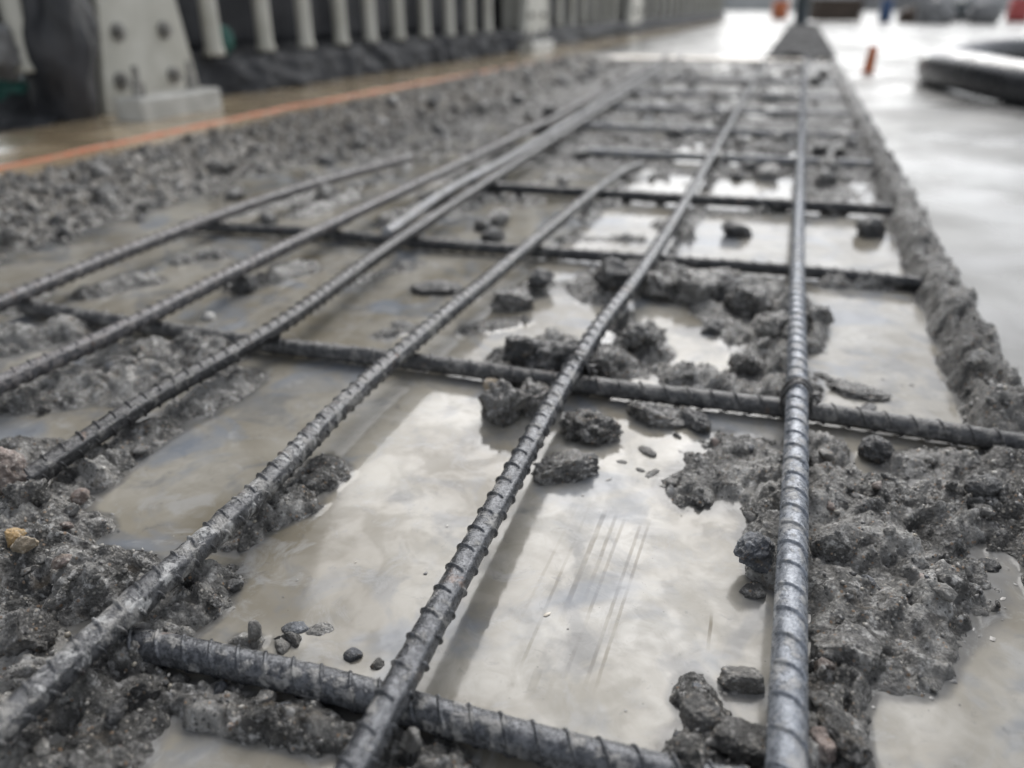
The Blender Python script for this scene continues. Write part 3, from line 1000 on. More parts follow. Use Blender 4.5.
rock(622, 462, 5, 'stone', 'tiny dark fleck of stone on the puddle, right of the pitted clod', M_STONE, (1.2, 0.7, 0.4), 120, 0.4, 6, 0.15, 3)
rock(756, 560, 24, 'stone', 'dark wet stone left of the rightmost bar', M_BLUESTONE, (0.8, 1, 0.8), 20, 0.3, 7, 0.14, 4)
rock(752, 592, 14, 'stone', 'small wet stone below the dark one by the rightmost bar', M_CLOD, (0.8, 1, 0.8), 21, 0.3, 7, 0.14, 3)
rock(858, 392, 24, 'mud_clod', 'flat clod breaking the surface of the right-hand puddle', M_CLOD, (1.2, 0.8, 0.28), 22, 0.45, 4, 0.2, 4, 0.2)
rock(826, 378, 12, 'mud_clod', 'small flat clod in the puddle right of the wire tie', M_CLOD, (1.2, 0.8, 0.3), 23, 0.45, 4, 0.2, 3)
rock(868, 407, 12, 'stone', 'thin dark body standing in for a reflection on the puddle by the ridge', M_DARKCLOD, (0.9, 0.7, 0.22), 24, 0.5, 4, 0.1, 3)  # flat dark body added where the puddle mirrors something dark
rock(874, 458, 17, 'stone', 'black rounded stone in shadow under the cross bar at right', M_DARKCLOD, (1, 0.9, 0.9), 25, 0.25, 3, 0.06, 4)
rock(850, 655, 40, 'stone', 'big layered dark rock in the mud right of the rightmost bar', M_CLOD, (0.8, 1.0, 0.8), 26, 0.4, 10, 0.14, 5, rz=0.4)
rock(836, 545, 28, 'stone', 'angular rock with a brown broken side beside the rightmost bar', M_CLOD, (1.0, 0.7, 0.75), 27, 0.3, 10, 0.1, 4, rz=0.6)
rock(822, 672, 11, 'stone', 'small rusty brown stone between the layered rock and the rightmost bar', M_RED, (1, 1, 0.8), 28, 0.2, 6, 0.12, 3)
rock(862, 718, 9, 'stone', 'small wet pebble at the edge of the lower right puddle', M_STONE, (1, 0.9, 0.8), 29, 0.3, 6, 0.1, 3)
rock(838, 735, 30, 'stone', 'long wet grey rock at the bottom edge right of the rightmost bar', M_CLOD, (0.6, 1.3, 0.6), 30, 0.4, 8, 0.12, 4, rz=0.5)
rock(820, 748, 18, 'stone', 'brownish chunk at the bottom edge touching the rightmost bar on its right', M_RED, (0.8, 1, 0.8), 31, 0.3, 8, 0.15, 4)
rock(950, 492, 12, 'stone', 'reddish brown stone in the shaded mud at right', M_RED, (1.4, 0.8, 0.6), 32, 0.3, 7, 0.12, 3)
rock(980, 500, 16, 'stone', 'dark rounded stone half bedded in the shaded mud at right', M_DARKCLOD, (1.1, 0.9, 0.7), 33, 0.35, 5, 0.1, 4)
rock(947, 583, 14, 'stone', 'wet stone at the tip of the right-hand mud by the puddle', M_CLOD, (1.1, 0.9, 0.7), 34, 0.35, 6, 0.12, 3)
rock(988, 566, 12, 'stone', 'small dark stone at the water edge at far right', M_DARKCLOD, (1.3, 0.8, 0.5), 35, 0.35, 6, 0.12, 3)
rock(6, 497, 32, 'stone', 'big reddish stone at the left edge on top of the muddy bank', M_RED, (0.85, 0.8, 0.9), 36, 0.2, 6, 0.16, 5, rz=0.3)
rock(15, 535, 12, 'stone', 'orange pebble at the left edge below the reddish stone', M_ORANGE, (1, 0.85, 0.9), 37, 0.15, 9, 0.2, 4)
rock(30, 562, 13, 'stone', 'pale tan pebble below the orange one on the left bank', M_TAN, (1, 0.85, 0.8), 38, 0.2, 9, 0.2, 4)
rock(64, 568, 9, 'stone', 'pinkish lump on the bank at the corner of the left puddle', M_RED, (1.1, 0.8, 0.7), 39, 0.3, 5, 0.14, 4)
rock(32, 512, 20, 'mud_clod', 'gritty clod beside the reddish stone at the water edge', M_CLOD, (0.8, 1, 0.9), 40, 0.3, 5, 0.2, 4, 0.2)
rock(82, 500, 9, 'stone', 'brown pebble stuck in the mud under the fourth bar', M_RED, (1, 1, 0.9), 41, 0.15, 5, 0.12, 4)
rock(30, 645, 30, 'stone', 'smooth angular grey stone in the hollow of the left bank', M_CLOD, (0.9, 0.8, 0.9), 42, 0.3, 8, 0.1, 4)
rock(117, 710, 13, 'stone', 'shiny black pebble in the mud near the lower left puddle', M_DARKCLOD, (0.7, 1.2, 0.8), 43, 0.3, 4, 0.08, 4)
rock(144, 700, 20, 'mud_clod', 'grey crumbly clod by the shiny black pebble', M_CLOD, (0.8, 1.1, 0.8), 44, 0.3, 5, 0.18, 4)
rock(142, 590, 18, 'stone', 'upright grey stone at the water edge behind the third bar', M_STONE, (0.7, 0.8, 1.1), 45, 0.25, 9, 0.12, 4)
rock(256, 640, 12, 'stone', 'small upright grey chip behind the nearest cross bar', M_STONE, (0.8, 0.6, 1.2), 46, 0.25, 8, 0.12, 3)
rock(282, 646, 10, 'stone', 'little brown crumb of stone behind the nearest cross bar', M_STONE, (1.2, 0.8, 0.6), 47, 0.3, 6, 0.15, 3)
rock(318, 630, 13, 'stone', 'reddish grey stone just breaking the milky puddle', M_CLOD, (1.2, 0.8, 0.45), 48, 0.45, 7, 0.1, 3)
rock(296, 628, 12, 'stone', 'bluish stone half under the milky puddle beside the reddish one', M_BLUESTONE, (1.2, 0.8, 0.4), 49, 0.5, 5, 0.1, 3)
rock(353, 656, 10, 'stone', 'round blue-grey pebble in the milky puddle near the second bar', M_BLUESTONE, (1, 0.9, 0.8), 50, 0.35, 3, 0.07, 3)
rock(378, 664, 9, 'stone', 'small rough pebble touching the left side of the second bar', M_STONE, (0.9, 0.9, 0.8), 51, 0.35, 5, 0.14, 3)
rock(414, 752, 13, 'stone', 'whitish rough pebble at the bottom edge under the second bar', M_STONE, (0.9, 0.9, 1), 52, 0.2, 5, 0.18, 4)
rock(233, 590, 9, 'stone', 'black glossy chip on the mud right of the third bar', M_DARKCLOD, (1.2, 0.8, 0.6), 53, 0.2, 7, 0.1, 3)
rock(208, 318, 9, 'stone', 'small white pebble in the left puddle behind the cross bar', M_WHITE, (1, 0.8, 0.7), 54, 0.25, 4, 0.08, 3)
rock(436, 291, 22, 'mud_clod', 'flat dark clod in the puddle between the third and fourth bars', M_DARKCLOD, (1.3, 0.8, 0.35), 55, 0.4, 5, 0.15, 4)
rock(402, 325, 12, 'mud_clod', 'low dark clod close to the third bar in the murky puddle', M_DARKCLOD, (1.3, 0.8, 0.35), 56, 0.4, 5, 0.15, 3)
rock(245, 292, 14, 'stone', 'blackish upright stone under the fifth bar', M_DARKCLOD, (0.8, 0.7, 1.0), 57, 0.2, 6, 0.14, 4)
# clods heaped behind the second cross bar
CL = 'grey clods heaped behind the second cross bar'
for i, (x, y, r, m, lab) in enumerate((
        (555, 356, 34, M_DARKCLOD, 'large dark smooth clod behind the cross bar, left of the second bar'), (525, 360, 22, M_DARKCLOD, 'dark clod at the left end of the heap behind the cross bar'),
        (600, 362, 22, M_CLOD, 'grey clod wedged between the second bar and the cross bar'), (640, 345, 18, M_CLOD, 'rounded clod right of the second bar, in front of the small pale puddle'),
        (655, 292, 24, M_CLOD, 'clod on the left of the heap behind the small pale puddle'), (690, 296, 26, M_CLOD, 'broad pale-topped clod in the middle of the heap behind the small pale puddle'),
        (722, 285, 20, M_DARKCLOD, 'dark hollow-looking clod left of the rightmost bar, under the third cross bar'), (752, 297, 26, M_CLOD, 'big upright clod close to the rightmost bar below the third cross bar'),
        (770, 335, 20, M_CLOD, 'clod leaning on the left side of the rightmost bar'), (715, 330, 16, M_DARKCLOD, 'dark clod on the back edge of the small pale puddle'),
        (745, 372, 18, M_CLOD, 'low clod between the small pale puddle and the rightmost bar'), (700, 385, 14, M_DARKCLOD, 'dark crumb on the front edge of the small pale puddle'),
        (612, 285, 20, M_DARKCLOD, 'dark clod just left of the second bar below the third cross bar'), (512, 300, 20, M_CLOD, 'grey clod left of the third puddle, near the third bar'),
        (540, 285, 14, M_DARKCLOD, 'small dark clod behind the grey one near the third bar'), (820, 322, 13, M_CLOD, 'clod stuck on the right side of the rightmost bar'))):
    rock(x, y, r, 'mud_clod', lab, m, (1.1, 0.85, 0.75), 200 + i, 0.3, 6, 0.18, 4, 0.12, group=CL)

# loose clods in the blurred far half: alike, share meshes
FG = 'loose clods scattered in the blurred far half of the trench'
LANES = ['right of the rightmost long bar', 'between the two right-hand long bars', 'between the second and third long bars', 'between the third and fourth long bars',
         'between the fourth and fifth long bars', 'between the fifth and sixth long bars', 'left of the leftmost long bar']
ROWS = ['before the fourth cross bar', 'past the fourth cross bar', 'past the fifth cross bar', 'past the sixth cross bar', 'past the seventh cross bar', 'past the eighth cross bar', 'near the far end']
protos = [rock_mesh('mud_clod', 1.0, (1.1, 0.85, 0.7), 300 + i, 7, 0.2, 3, 0.15, 0.7) for i in range(8)]
for i, me in enumerate(protos):
    me.materials.append(M_DARKCLOD if i % 3 else M_CLOD)
    me.polygons.foreach_set('use_smooth', [True] * len(me.polygons))
rnd = random.Random(77)
cx, cy = [], []
for i in range(170):
    yy = 0.98 + (rnd.random() ** 1.3) * 3.6
    xx = rnd.uniform(-1.12, 0.15)
    if yy < 1.3 and xx > -0.35 and rnd.random() < 0.8: continue
    cx.append(xx); cy.append(yy)
cz = np.maximum(height(np.array(cx), np.array(cy)), ZW)
for i, (xx, yy) in enumerate(zip(cx, cy)):
    if min(abs(xx - b) for b in BAR_X) < 0.018: xx += 0.03
    o = bpy.data.objects.new('mud_clod', protos[i % 8])
    COL.objects.link(o)
    r = rnd.uniform(0.009, 0.024) * (0.8 + 0.25 * min(yy, 2))
    o.scale = (r * rnd.uniform(0.8, 1.2), r, r * rnd.uniform(0.7, 1.1))
    o.rotation_euler = (rnd.uniform(-0.5, 0.5), rnd.uniform(-0.5, 0.5), rnd.uniform(0, 6.28))
    o.location = (xx, yy, cz[i] + r * 0.25)
    lane = sum(xx < b for b in BAR_X)
    row = sum(yy > b for b in (1.30, 1.70, 2.08, 2.50, 2.95, 3.55))
    tag(o, ('dark' if i % 8 % 3 else 'grey') + ' clod ' + LANES[lane] + ', ' + ROWS[row], 'mud clod', FG)
BG = 'lumps of rubble on the left bank'
bx, by = [], []
for i in range(150):
    bx.append(rnd.uniform(-1.2, -0.88)); by.append(0.62 + 3.2 * rnd.random() ** 1.4)
bz = height(np.array(bx), np.array(by))
for i in range(150):
    o = bpy.data.objects.new('rubble_stone', protos[i % 8])
    COL.objects.link(o)
    r = rnd.uniform(0.004, 0.015)
    o.scale = (r, r * rnd.uniform(0.7, 1.1), r * rnd.uniform(0.7, 1.1))
    o.rotation_euler = (rnd.uniform(-1, 1), rnd.uniform(-1, 1), rnd.uniform(0, 6.28))
    o.location = (bx[i], by[i], bz[i] + r * 0.3)
    hgt = 'high on' if bx[i] < -1.08 else ('at the foot of' if bx[i] > -0.97 else 'half way up')
    wh = 'nearest the left edge' if by[i] < 1.0 else 'opposite the big bolted post' if by[i] < 1.6 else 'opposite the near round uprights' if by[i] < 2.4 else 'opposite the far round uprights'
    tag(o, ('dark' if i % 8 % 3 else 'grey') + ' lump of rubble ' + hgt + ' the left bank, ' + wh, 'stone', BG)

NG = 'small stones bedded in the near mud'
rnd = random.Random(99)
sp = [rock_mesh('stone', 1.0, (1.1, 0.85, 0.7), 600 + i, 8, 0.22, 3, 0.1, 0.4) for i in range(8)]
for i, me in enumerate(sp):
    me.materials.append((M_CLOD, M_STONE, M_CLOD, M_BLUESTONE, M_CLOD, M_STONE, M_RED, M_CLOD)[i])
    me.polygons.foreach_set('use_smooth', [True] * len(me.polygons))
qx = np.array([rnd.uniform(-0.62, 0.155) for _ in range(1500)]); qy = np.array([0.14 + 0.62 * rnd.random() for _ in range(1500)])
qz = height(qx, qy)
TONE = ('grey', 'pale', 'grey', 'bluish', 'grey', 'pale', 'reddish', 'grey')
k = 0
for x_, y_, z_ in zip(qx, qy, qz):
    if z_ < ZW + 0.001 or k >= 190: continue
    if min(abs(x_ - b_) for b_ in BAR_X) < 0.011 or abs(y_ - 0.228) < 0.012 or abs(y_ - 0.581) < 0.014: continue
    o = bpy.data.objects.new('stone', sp[k % 8])
    COL.objects.link(o)
    r = 0.0015 + 0.0050 * rnd.random() ** 2.2
    o.scale = (r * rnd.uniform(0.8, 1.3), r, r * rnd.uniform(0.7, 1.0))
    o.rotation_euler = (rnd.uniform(-0.6, 0.6), rnd.uniform(-0.6, 0.6), rnd.uniform(0, 6.28))
    o.location = (x_, y_, z_ + r * 0.15)
    lane = sum(x_ < b for b in BAR_X)
    row = 'by the bottom edge' if y_ < 0.228 else 'nearest full cell' if y_ < 0.58 else 'second cell'
    tag(o, ('tiny ' if r < 0.0028 else 'small ') + TONE[k % 8] + ' stone in mud ' + LANES[lane] + ', ' + row, 'stone', NG)
    k += 1

# gravel grit nobody could count
def gravel(name, xs, ys, rad, label):
    base = np.array([(0, 0, 1), (0.94, 0, 0.1), (0.3, 0.9, -0.1), (-0.76, 0.55, 0.15), (-0.7, -0.6, -0.1), (0.35, -0.88, 0.1), (0, 0, -0.9)])
    tri = np.array([(0, 1, 2), (0, 2, 3), (0, 3, 4), (0, 4, 5), (0, 5, 1), (6, 2, 1), (6, 3, 2), (6, 4, 3), (6, 5, 4), (6, 1, 5)])
    zs = height(xs, ys)
    ok = zs > ZW + 0.0005
    xs, ys, zs, rad = xs[ok], ys[ok], zs[ok], rad[ok]
    n = len(xs)
    rg = np.random.RandomState(5)
    q = rg.normal(size=(n, 4)); q /= np.linalg.norm(q, axis=1)[:, None]
    a, b, c, d = q.T
    Rm = np.stack([1 - 2 * (c * c + d * d), 2 * (b * c - a * d), 2 * (b * d + a * c), 2 * (b * c + a * d), 1 - 2 * (b * b + d * d), 2 * (c * d - a * b),
                   2 * (b * d - a * c), 2 * (c * d + a * b), 1 - 2 * (b * b + c * c)], -1).reshape(n, 3, 3)
    bb = base[None] * (1 + rg.uniform(-0.3, 0.3, size=(n, 7, 1))) * np.array([1.15, 0.9, 0.75])
    V = np.einsum('nij,nkj->nki', Rm, bb) * rad[:, None, None] + np.stack([xs, ys, zs + rad * 0.25], -1)[:, None, :]
    F = tri[None] + (np.arange(n) * 7)[:, None, None]
    o = link(name, mesh_np(name, V.reshape(-1, 3), F.reshape(-1, 3)), M_GRIT, smooth=False)
    tag(o, label, name, kind='stuff')
    return o


def grit_material():
    m, nt, p = material('grit')
    b = NB(nt)
    r = nt.nodes.new('ShaderNodeValToRGB')
    nt.links.new(b.island, r.inputs[0])
    cols = ((0.0, (0.06, 0.06, 0.06)), (0.25, (0.13, 0.127, 0.12)), (0.5, (0.20, 0.195, 0.185)), (0.75, (0.29, 0.275, 0.25)), (0.90, (0.40, 0.36, 0.29)), (0.96, (0.50, 0.48, 0.44)), (1.0, (0.40, 0.26, 0.14)))
    while len(r.color_ramp.elements) < len(cols): r.color_ramp.elements.new(0.5)
    for e, (t, c) in zip(r.color_ramp.elements, cols):
        e.position = t; e.color = (*c, 1)
    r.color_ramp.interpolation = 'CONSTANT'
    c = b.mix(b.ramp(b.noise(500, 4, 0.6), 0.4, 0.65, 0, 0.4), r.outputs[0], (0.24, 0.23, 0.22))
    nt.links.new(c, p.inputs['Base Color'])
    p.inputs['Roughness'].default_value = 0.35
    return m


M_GRIT = grit_material()
rg = np.random.RandomState(3)
n = 9000
gx = rg.uniform(-0.75, 0.17, n); gy = 0.12 + 0.9 * rg.rand(n) ** 1.5
gravel('grit', gx, gy, 0.0006 + 0.0016 * rg.rand(n) ** 3, 'fine sandy grit and tiny stones sticking to the mud between the bars')
n = 16000
gx = rg.uniform(-1.24, -0.84, n); gy = 0.55 + 4.0 * rg.rand(n) ** 1.6
gravel('gravel', gx, gy, 0.0015 + 0.0062 * rg.rand(n) ** 2.6, 'loose gravel covering the bank along the left side')
n = 1800
gx = rg.uniform(0.15, 0.215, n); gy = 0.4 + 2.5 * rg.rand(n) ** 1.6
gravel('gravel', gx, gy, 0.0008 + 0.0025 * rg.rand(n) ** 3, 'coarse grit on the muddy ridge along the right side')

def crumbs():
    rg = np.random.RandomState(12)
    xs, ys = rg.uniform(-0.8, 0.16, 26000), 0.13 + 0.9 * rg.rand(26000)
    zs = height(xs, ys)
    pr = np.where(zs > ZW - 0.004, 0.30, 0.006) * (zs < ZW)
    k = rg.rand(len(xs)) < pr
    xs, ys = xs[k], ys[k]
    n = len(xs)
    hexa = np.array([(math.cos(t), math.sin(t), 0.0) for t in np.arange(6) * math.pi / 3] + [(0, 0, 0.45)])
    tri = np.array([(i, (i + 1) % 6, 6) for i in range(6)])
    rad = 0.0004 + 0.0014 * rg.rand(n) ** 3
    V = hexa[None] * (1 + rg.uniform(-0.4, 0.4, size=(n, 7, 1))) * rad[:, None, None] * np.stack([1 + rg.rand(n), np.ones(n), np.ones(n)], -1)[:, None, :]
    an = rg.rand(n) * 6.28
    c, s_ = np.cos(an)[:, None], np.sin(an)[:, None]
    V = np.stack([V[..., 0] * c - V[..., 1] * s_, V[..., 0] * s_ + V[..., 1] * c, V[..., 2]], -1) + np.stack([xs, ys, np.full(n, ZW + 0.0003)], -1)[:, None, :]
    o = link('crumbs', mesh_np('crumbs', V.reshape(-1, 3), (tri[None] + (np.arange(n) * 7)[:, None, None]).reshape(-1, 3)), M_GRIT, smooth=False)
    tag(o, 'crumbs of mud and scum floating along the edges of the puddles', 'crumbs', kind='stuff')
crumbs()

# ------------------------------------------------------------------ barrier along the left
M_CREAM = plain('cream_paint', (0.43, 0.42, 0.365), (0.54, 0.53, 0.475), 7, 0.35, 0, 0.1, 0.002, 0.5, 0.5)
M_BOLT = plain('bolt_steel', (0.16, 0.155, 0.145), (0.34, 0.33, 0.31), 60, 0.35, 0.4)
M_PLINTH = plain('plinth_concrete', (0.38, 0.375, 0.345), (0.52, 0.515, 0.48), 16, 0.4, 0, 0.2)
M_TARP = plain('black_sheet', (0.018, 0.019, 0.022), (0.05, 0.05, 0.055), 6, 0.45, 0, 0.3, 0.01, 0.4)
M_BASE = plain('blue_black_sheet', (0.012, 0.013, 0.016), (0.05, 0.051, 0.054), 9, 0.7, 0, 0.4, 0.01, 0.5)
M_GREEN = plain('green_net', (0.012, 0.075, 0.06), (0.03, 0.14, 0.11), 30, 0.6, 0, 0.3)
M_PANEL = plain('grey_panel', (0.33, 0.34, 0.34), (0.45, 0.455, 0.45), 3, 0.45)
M_HOSE = plain('black_rubber', (0.018, 0.019, 0.022), (0.04, 0.042, 0.046), 7, 0.22, 0, 0.05, 0.003, 0.6, 0.42)
M_ORANGEP = plain('orange_plastic', (0.62, 0.15, 0.05), (0.52, 0.22, 0.11), 30, 0.45)
M_BROWN = plain('brown_timber', (0.055, 0.04, 0.03), (0.11, 0.08, 0.06), 15, 0.7)
M_BLUE = plain('blue_plastic', (0.03, 0.07, 0.16), (0.05, 0.10, 0.22), 10, 0.4)
M_SACK = plain('grey_sack', (0.13, 0.13, 0.13), (0.30, 0.30, 0.30), 10, 0.8, 0, 0.3, 0.01)
M_POST = plain('dark_post', (0.035, 0.045, 0.05), (0.07, 0.085, 0.09), 10, 0.5)
M_REDP = plain('red_plastic', (0.35, 0.06, 0.06), (0.48, 0.10, 0.09), 10, 0.45)

def fx(y): return -1.745 + (y - 1.82) * 0.02      # face line of the barrier
def fence_hit(px, z):
    """point on the barrier's vertical plane seen at column px, level z"""
    lo, hi = 0.6, 40.0
    for _ in range(60):
        y = 0.5 * (lo + hi)
        c, s = math.cos(YAW), math.sin(YAW)
        dx, dy, dz = fx(y), y, z - CAM_H
        fw = -s * math.cos(PITCH) * dx + c * math.cos(PITCH) * dy - math.sin(PITCH) * dz
        rt = c * dx + s * dy
        if fw <= 0 or 512 + FPX * rt / fw < px: lo = y
        else: hi = y
    return Vector((fx(lo), lo, z))

barrier = empty('barrier', (fx(2.0), 2.0, 0))
tag(barrier, 'barrier of cream round uprights above a kerb of dark sheeting along the left side', 'barrier')
bal_px = [(32, 78), (219, 58), (270, 50), (310, 46), (345, 42), (374, 37), (402, 33), (428, 30), (452, 27), (472, 25), (490, 24)]
ups = [fence_hit(bx_, 0.12) for bx_, by_ in bal_px]
ya = ups[-1].y + 0.75
while ya < 17:
    if abs(ya - 8.6) > 0.5: ups.append(Vector((fx(ya), ya, 0.12)))
    ya += 0.34 if ya < 9 else 0.5
for q in ups:
    q2 = q - Vector((0.015, 0, 0))
    rr = 0.0265
    prof = [(0.0, rr * 1.25), (0.012, rr * 1.22), (0.03, rr * 1.02), (0.10, rr), (0.6, rr * 0.98), (1.25, rr * 0.96)]
    V, F = [], []
    sg = 18
    for z, r in prof:
        for k in range(sg):
            a = 2 * math.pi * k / sg
            V.append((math.cos(a) * r, math.sin(a) * r, z))
    for i in range(len(prof) - 1):
        for k in range(sg):
            F.append((i * sg + k, i * sg + (k + 1) % sg, (i + 1) * sg + (k + 1) % sg, (i + 1) * sg + k))
    F += [tuple(range(sg))[::-1], tuple(range((len(prof) - 1) * sg, len(prof) * sg))]
    me = bpy.data.meshes.new('upright')
    me.from_pydata(V, [], F)
    me.update()
    o = link('upright', me, M_CREAM, barrier)
    o.location = q2 - barrier.location
ys_ = np.linspace(0.3, 5.0, 120)
bm = bmesh.new()
box_bm(bm, -0.05, 0.05, -1.8, 15.2, 1.368, 1.44, 0.01)
rail = link('rail', bm_mesh('rail', bm), M_CREAM, barrier)
rail.rotation_euler = (0, 0, -math.atan(0.02))

# kerb wrapped in dark plastic sheet, lumpy
kx, ky = np.meshgrid(np.linspace(0, 1, 26), np.concatenate([np.linspace(0.2, 5.0, 260), np.linspace(5.05, 17, 120)]))
kz = np.interp(kx, [0, 0.12, 0.3, 0.45, 1.0], [-0.01, 0.03, 0.085, 0.115, 0.12])
kX = fx(ky) + np.interp(kx, [0, 0.12, 0.3, 0.45, 1.0], [0.06, 0.05, 0.035, 0.0, -0.35])
nz = fbm(kx * 0.3 + 2, ky, 9, 4, 131)
kX = kX + 0.060 * nz - 0.13 * np.exp(-((ky - 2.0) / 0.28) ** 2)
kz = kz * (1 - 0.9 * sstep(1.9, 1.5, ky)) * (1 + 0.22 * fbm(kx * 0.4, ky, 7, 3, 137)) + 0.022 * fbm(kx * 0.5, ky, 22, 3, 139)
kidx = np.arange(kx.size).reshape(kx.shape)
kq2 = np.stack([kidx[:-1, :-1], kidx[:-1, 1:], kidx[1:, 1:], kidx[1:, :-1]], -1).reshape(-1, 4)[:, ::-1]
kerb = link('plastic_sheet', mesh_np('plastic_sheet', np.stack([kX, ky, kz], -1).reshape(-1, 3), kq2), M_BASE)
tag(kerb, 'crumpled blue-black plastic sheeting over the kerb at the foot of the cream uprights', 'plastic sheet')
# black sheet hung behind the uprights
tx, tz = np.meshgrid(np.concatenate([np.linspace(0.2, 5.0, 300), np.linspace(5.05, 17.2, 160)]), np.linspace(0.10, 1.5, 24))
tX = fx(tx) - 0.22 + 0.03 * fbm(tx, tz * 0.25, 6, 4, 141) + 0.02 * np.sin(tx * 21)
tidx = np.arange(tx.size).reshape(tx.shape)
tq = np.stack([tidx[:-1, :-1], tidx[:-1, 1:], tidx[1:, 1:], tidx[1:, :-1]], -1).reshape(-1, 4)
tarp = link('tarpaulin', mesh_np('tarpaulin', np.stack([tX, tx, tz], -1).reshape(-1, 3), tq), M_TARP)
md = tarp.modifiers.new('thickness', 'SOLIDIFY'); md.thickness = 0.004
tag(tarp, 'black sheet hanging behind the cream uprights', 'tarpaulin')
# black bundle between the leftmost upright and the big post
p0 = fence_hit(66, 0.0)
bun = link('sheet_bundle', rock_mesh('sheet_bundle', 0.13, (0.7, 0.75, 2.2), 401, 3, 0.16, 4), M_TARP)
bun.location = (p0.x + 0.0, p0.y + 0.02, 0.22)
tag(bun, 'upright bundle of black sheeting left of the big bolted post', 'bundle')
net = link('net_heap', rock_mesh('net_heap', 0.13, (0.9, 1.3, 0.55), 402, 3, 0.2, 4), M_GREEN)
p1 = at(14, 112, 0.0)[0]
net.location = (p1.x + 0.02, p1.y - 0.02, 0.02)
tag(net, 'heap of dark green netting at the left edge by the foot of the barrier', 'netting')
for i, (x, y, lab, m) in enumerate(((5, 75, 'dusty grey bag behind the green netting at the left edge', M_SACK), (236, 52, 'scrap of green netting between the first uprights right of the big post', M_GREEN))):
    o = link('grey_bag' if i == 0 else 'net_scrap', rock_mesh('bag', 0.085 if i == 0 else 0.05, (0.8, 1.0, 0.9), 410 + i, 4, 0.18, 4), m)
    o.location = fence_hit(x, 0.17 if i == 0 else 0.16) - Vector((0.06, 0, 0))
    tag(o, lab, 'bag' if i == 0 else 'netting')

# big bolted posts
def big_post(pa, pb, label, bolts, plinth, base_z=0.0, w_scale=1.0, cat='post'):
    a, c = fence_hit(pa, 0.0), fence_hit(pb, 0.0)
    wdt = (c.y - a.y)
    root = empty('bolted_post', (a.x + 0.03, 0.5 * (a.y + c.y), 0))
    tag(root, label, cat)
    hw = wdt * 0.5 * w_scale
    V = []
    for z, k in ((base_z, 1.0), (0.5, 0.55), (1.6, 0.50)):
        for sx_ in (0.0, -0.05):
            V += [(sx_, -hw * k, z), (sx_, hw * k, z)]
    bm = bmesh.new()
    vv = [bm.verts.new(v) for v in V]
    for i in (0, 1):
        b0, b1 = i * 4, i * 4 + 4
        for q in ((0, 1, 5, 4), (3, 2, 6, 7), (2, 0, 4, 6), (1, 3, 7, 5)):
            bm.faces.new([vv[b0 + j] for j in q])
    bm.faces.new([vv[j] for j in (1, 0, 2, 3)])
    bm.faces.new([vv[j] for j in (8, 9, 11, 10)])
    bmesh.ops.recalc_face_normals(bm, faces=bm.faces)
    bmesh.ops.bevel(bm, geom=[e for e in bm.edges], offset=0.004, segments=2, affect='EDGES')
    link('face_plate', bm_mesh('face_plate', bm), M_CREAM, root, smooth=False)
    bm = bmesh.new()
    box_bm(bm, -0.20, -0.052, -hw * 0.45, hw * 0.45, 0.0, 1.6, 0.006)
    link('web', bm_mesh('web', bm), M_CREAM, root, smooth=False)
    for by, bz_ in bolts:
        bm = bmesh.new()
        bmesh.ops.create_cone(bm, segments=6, radius1=0.017, radius2=0.017, depth=0.013, cap_ends=True, matrix=Matrix.Translation((0.0095, 0, 0)) @ Matrix.Rotation(R(90), 4, 'Y'))
        bmesh.ops.create_cone(bm, segments=16, radius1=0.024, radius2=0.024, depth=0.005, cap_ends=True, matrix=Matrix.Translation((0.0035, 0, 0)) @ Matrix.Rotation(R(90), 4, 'Y'))
        bmesh.ops.create_cone(bm, segments=12, radius1=0.010, radius2=0.009, depth=0.008, cap_ends=True, matrix=Matrix.Translation((0.020, 0, 0)) @ Matrix.Rotation(R(90), 4, 'Y'))
        o = link('bolt', bm_mesh('bolt', bm), M_BOLT, root, smooth=False)
        o.location = (0.0, by * hw, bz_)
    if plinth:
        bm = bmesh.new()
        y0, y1, x1, h = plinth
        y0, y1 = y0 - root.location.y, y1 - root.location.y
        box_bm(bm, x1 - 0.09, x1, y0, y1, -0.004, h, 0.008)
        o = link('foot_block', bm_mesh('foot_block', bm), M_PLINTH, root, smooth=False)
        for fy in (0.15, 0.8):
            bm = bmesh.new()
            bmesh.ops.create_cone(bm, segments=6, radius1=0.016, radius2=0.016, depth=0.03, cap_ends=True)
            bmesh.ops.create_cone(bm, segments=12, radius1=0.009, radius2=0.008, depth=0.05, cap_ends=True, matrix=Matrix.Translation((0, 0, 0.03)))
            q = link('anchor_bolt', bm_mesh('anchor_bolt', bm), M_BOLT, root, smooth=False)
            q.location = (x1 - 0.045, y0 + (y1 - y0) * fy, h + 0.016)
    return root

big_post(97, 198, 'big cream bolted steel post flaring at its foot, with a pale foot block', [(-0.62, 0.08), (0.42, 0.08), (-0.50, 0.20), (0.38, 0.20), (-0.42, 0.32), (0.34, 0.32), (-0.38, 0.46), (0.32, 0.46)], (1.66, 1.97, 0.20, 0.058))
big_post(519, 546, 'second cream steel post, smaller with distance, where the round uprights end', [(-0.5, 0.2), (0.4, 0.2), (-0.5, 0.4), (0.4, 0.4)], (4.85, 5.3, 0.16, 0.06))

big_post(625, 641, 'pale slim post far along the line of round uprights', [(-0.4, 0.2), (0.4, 0.2)], None)

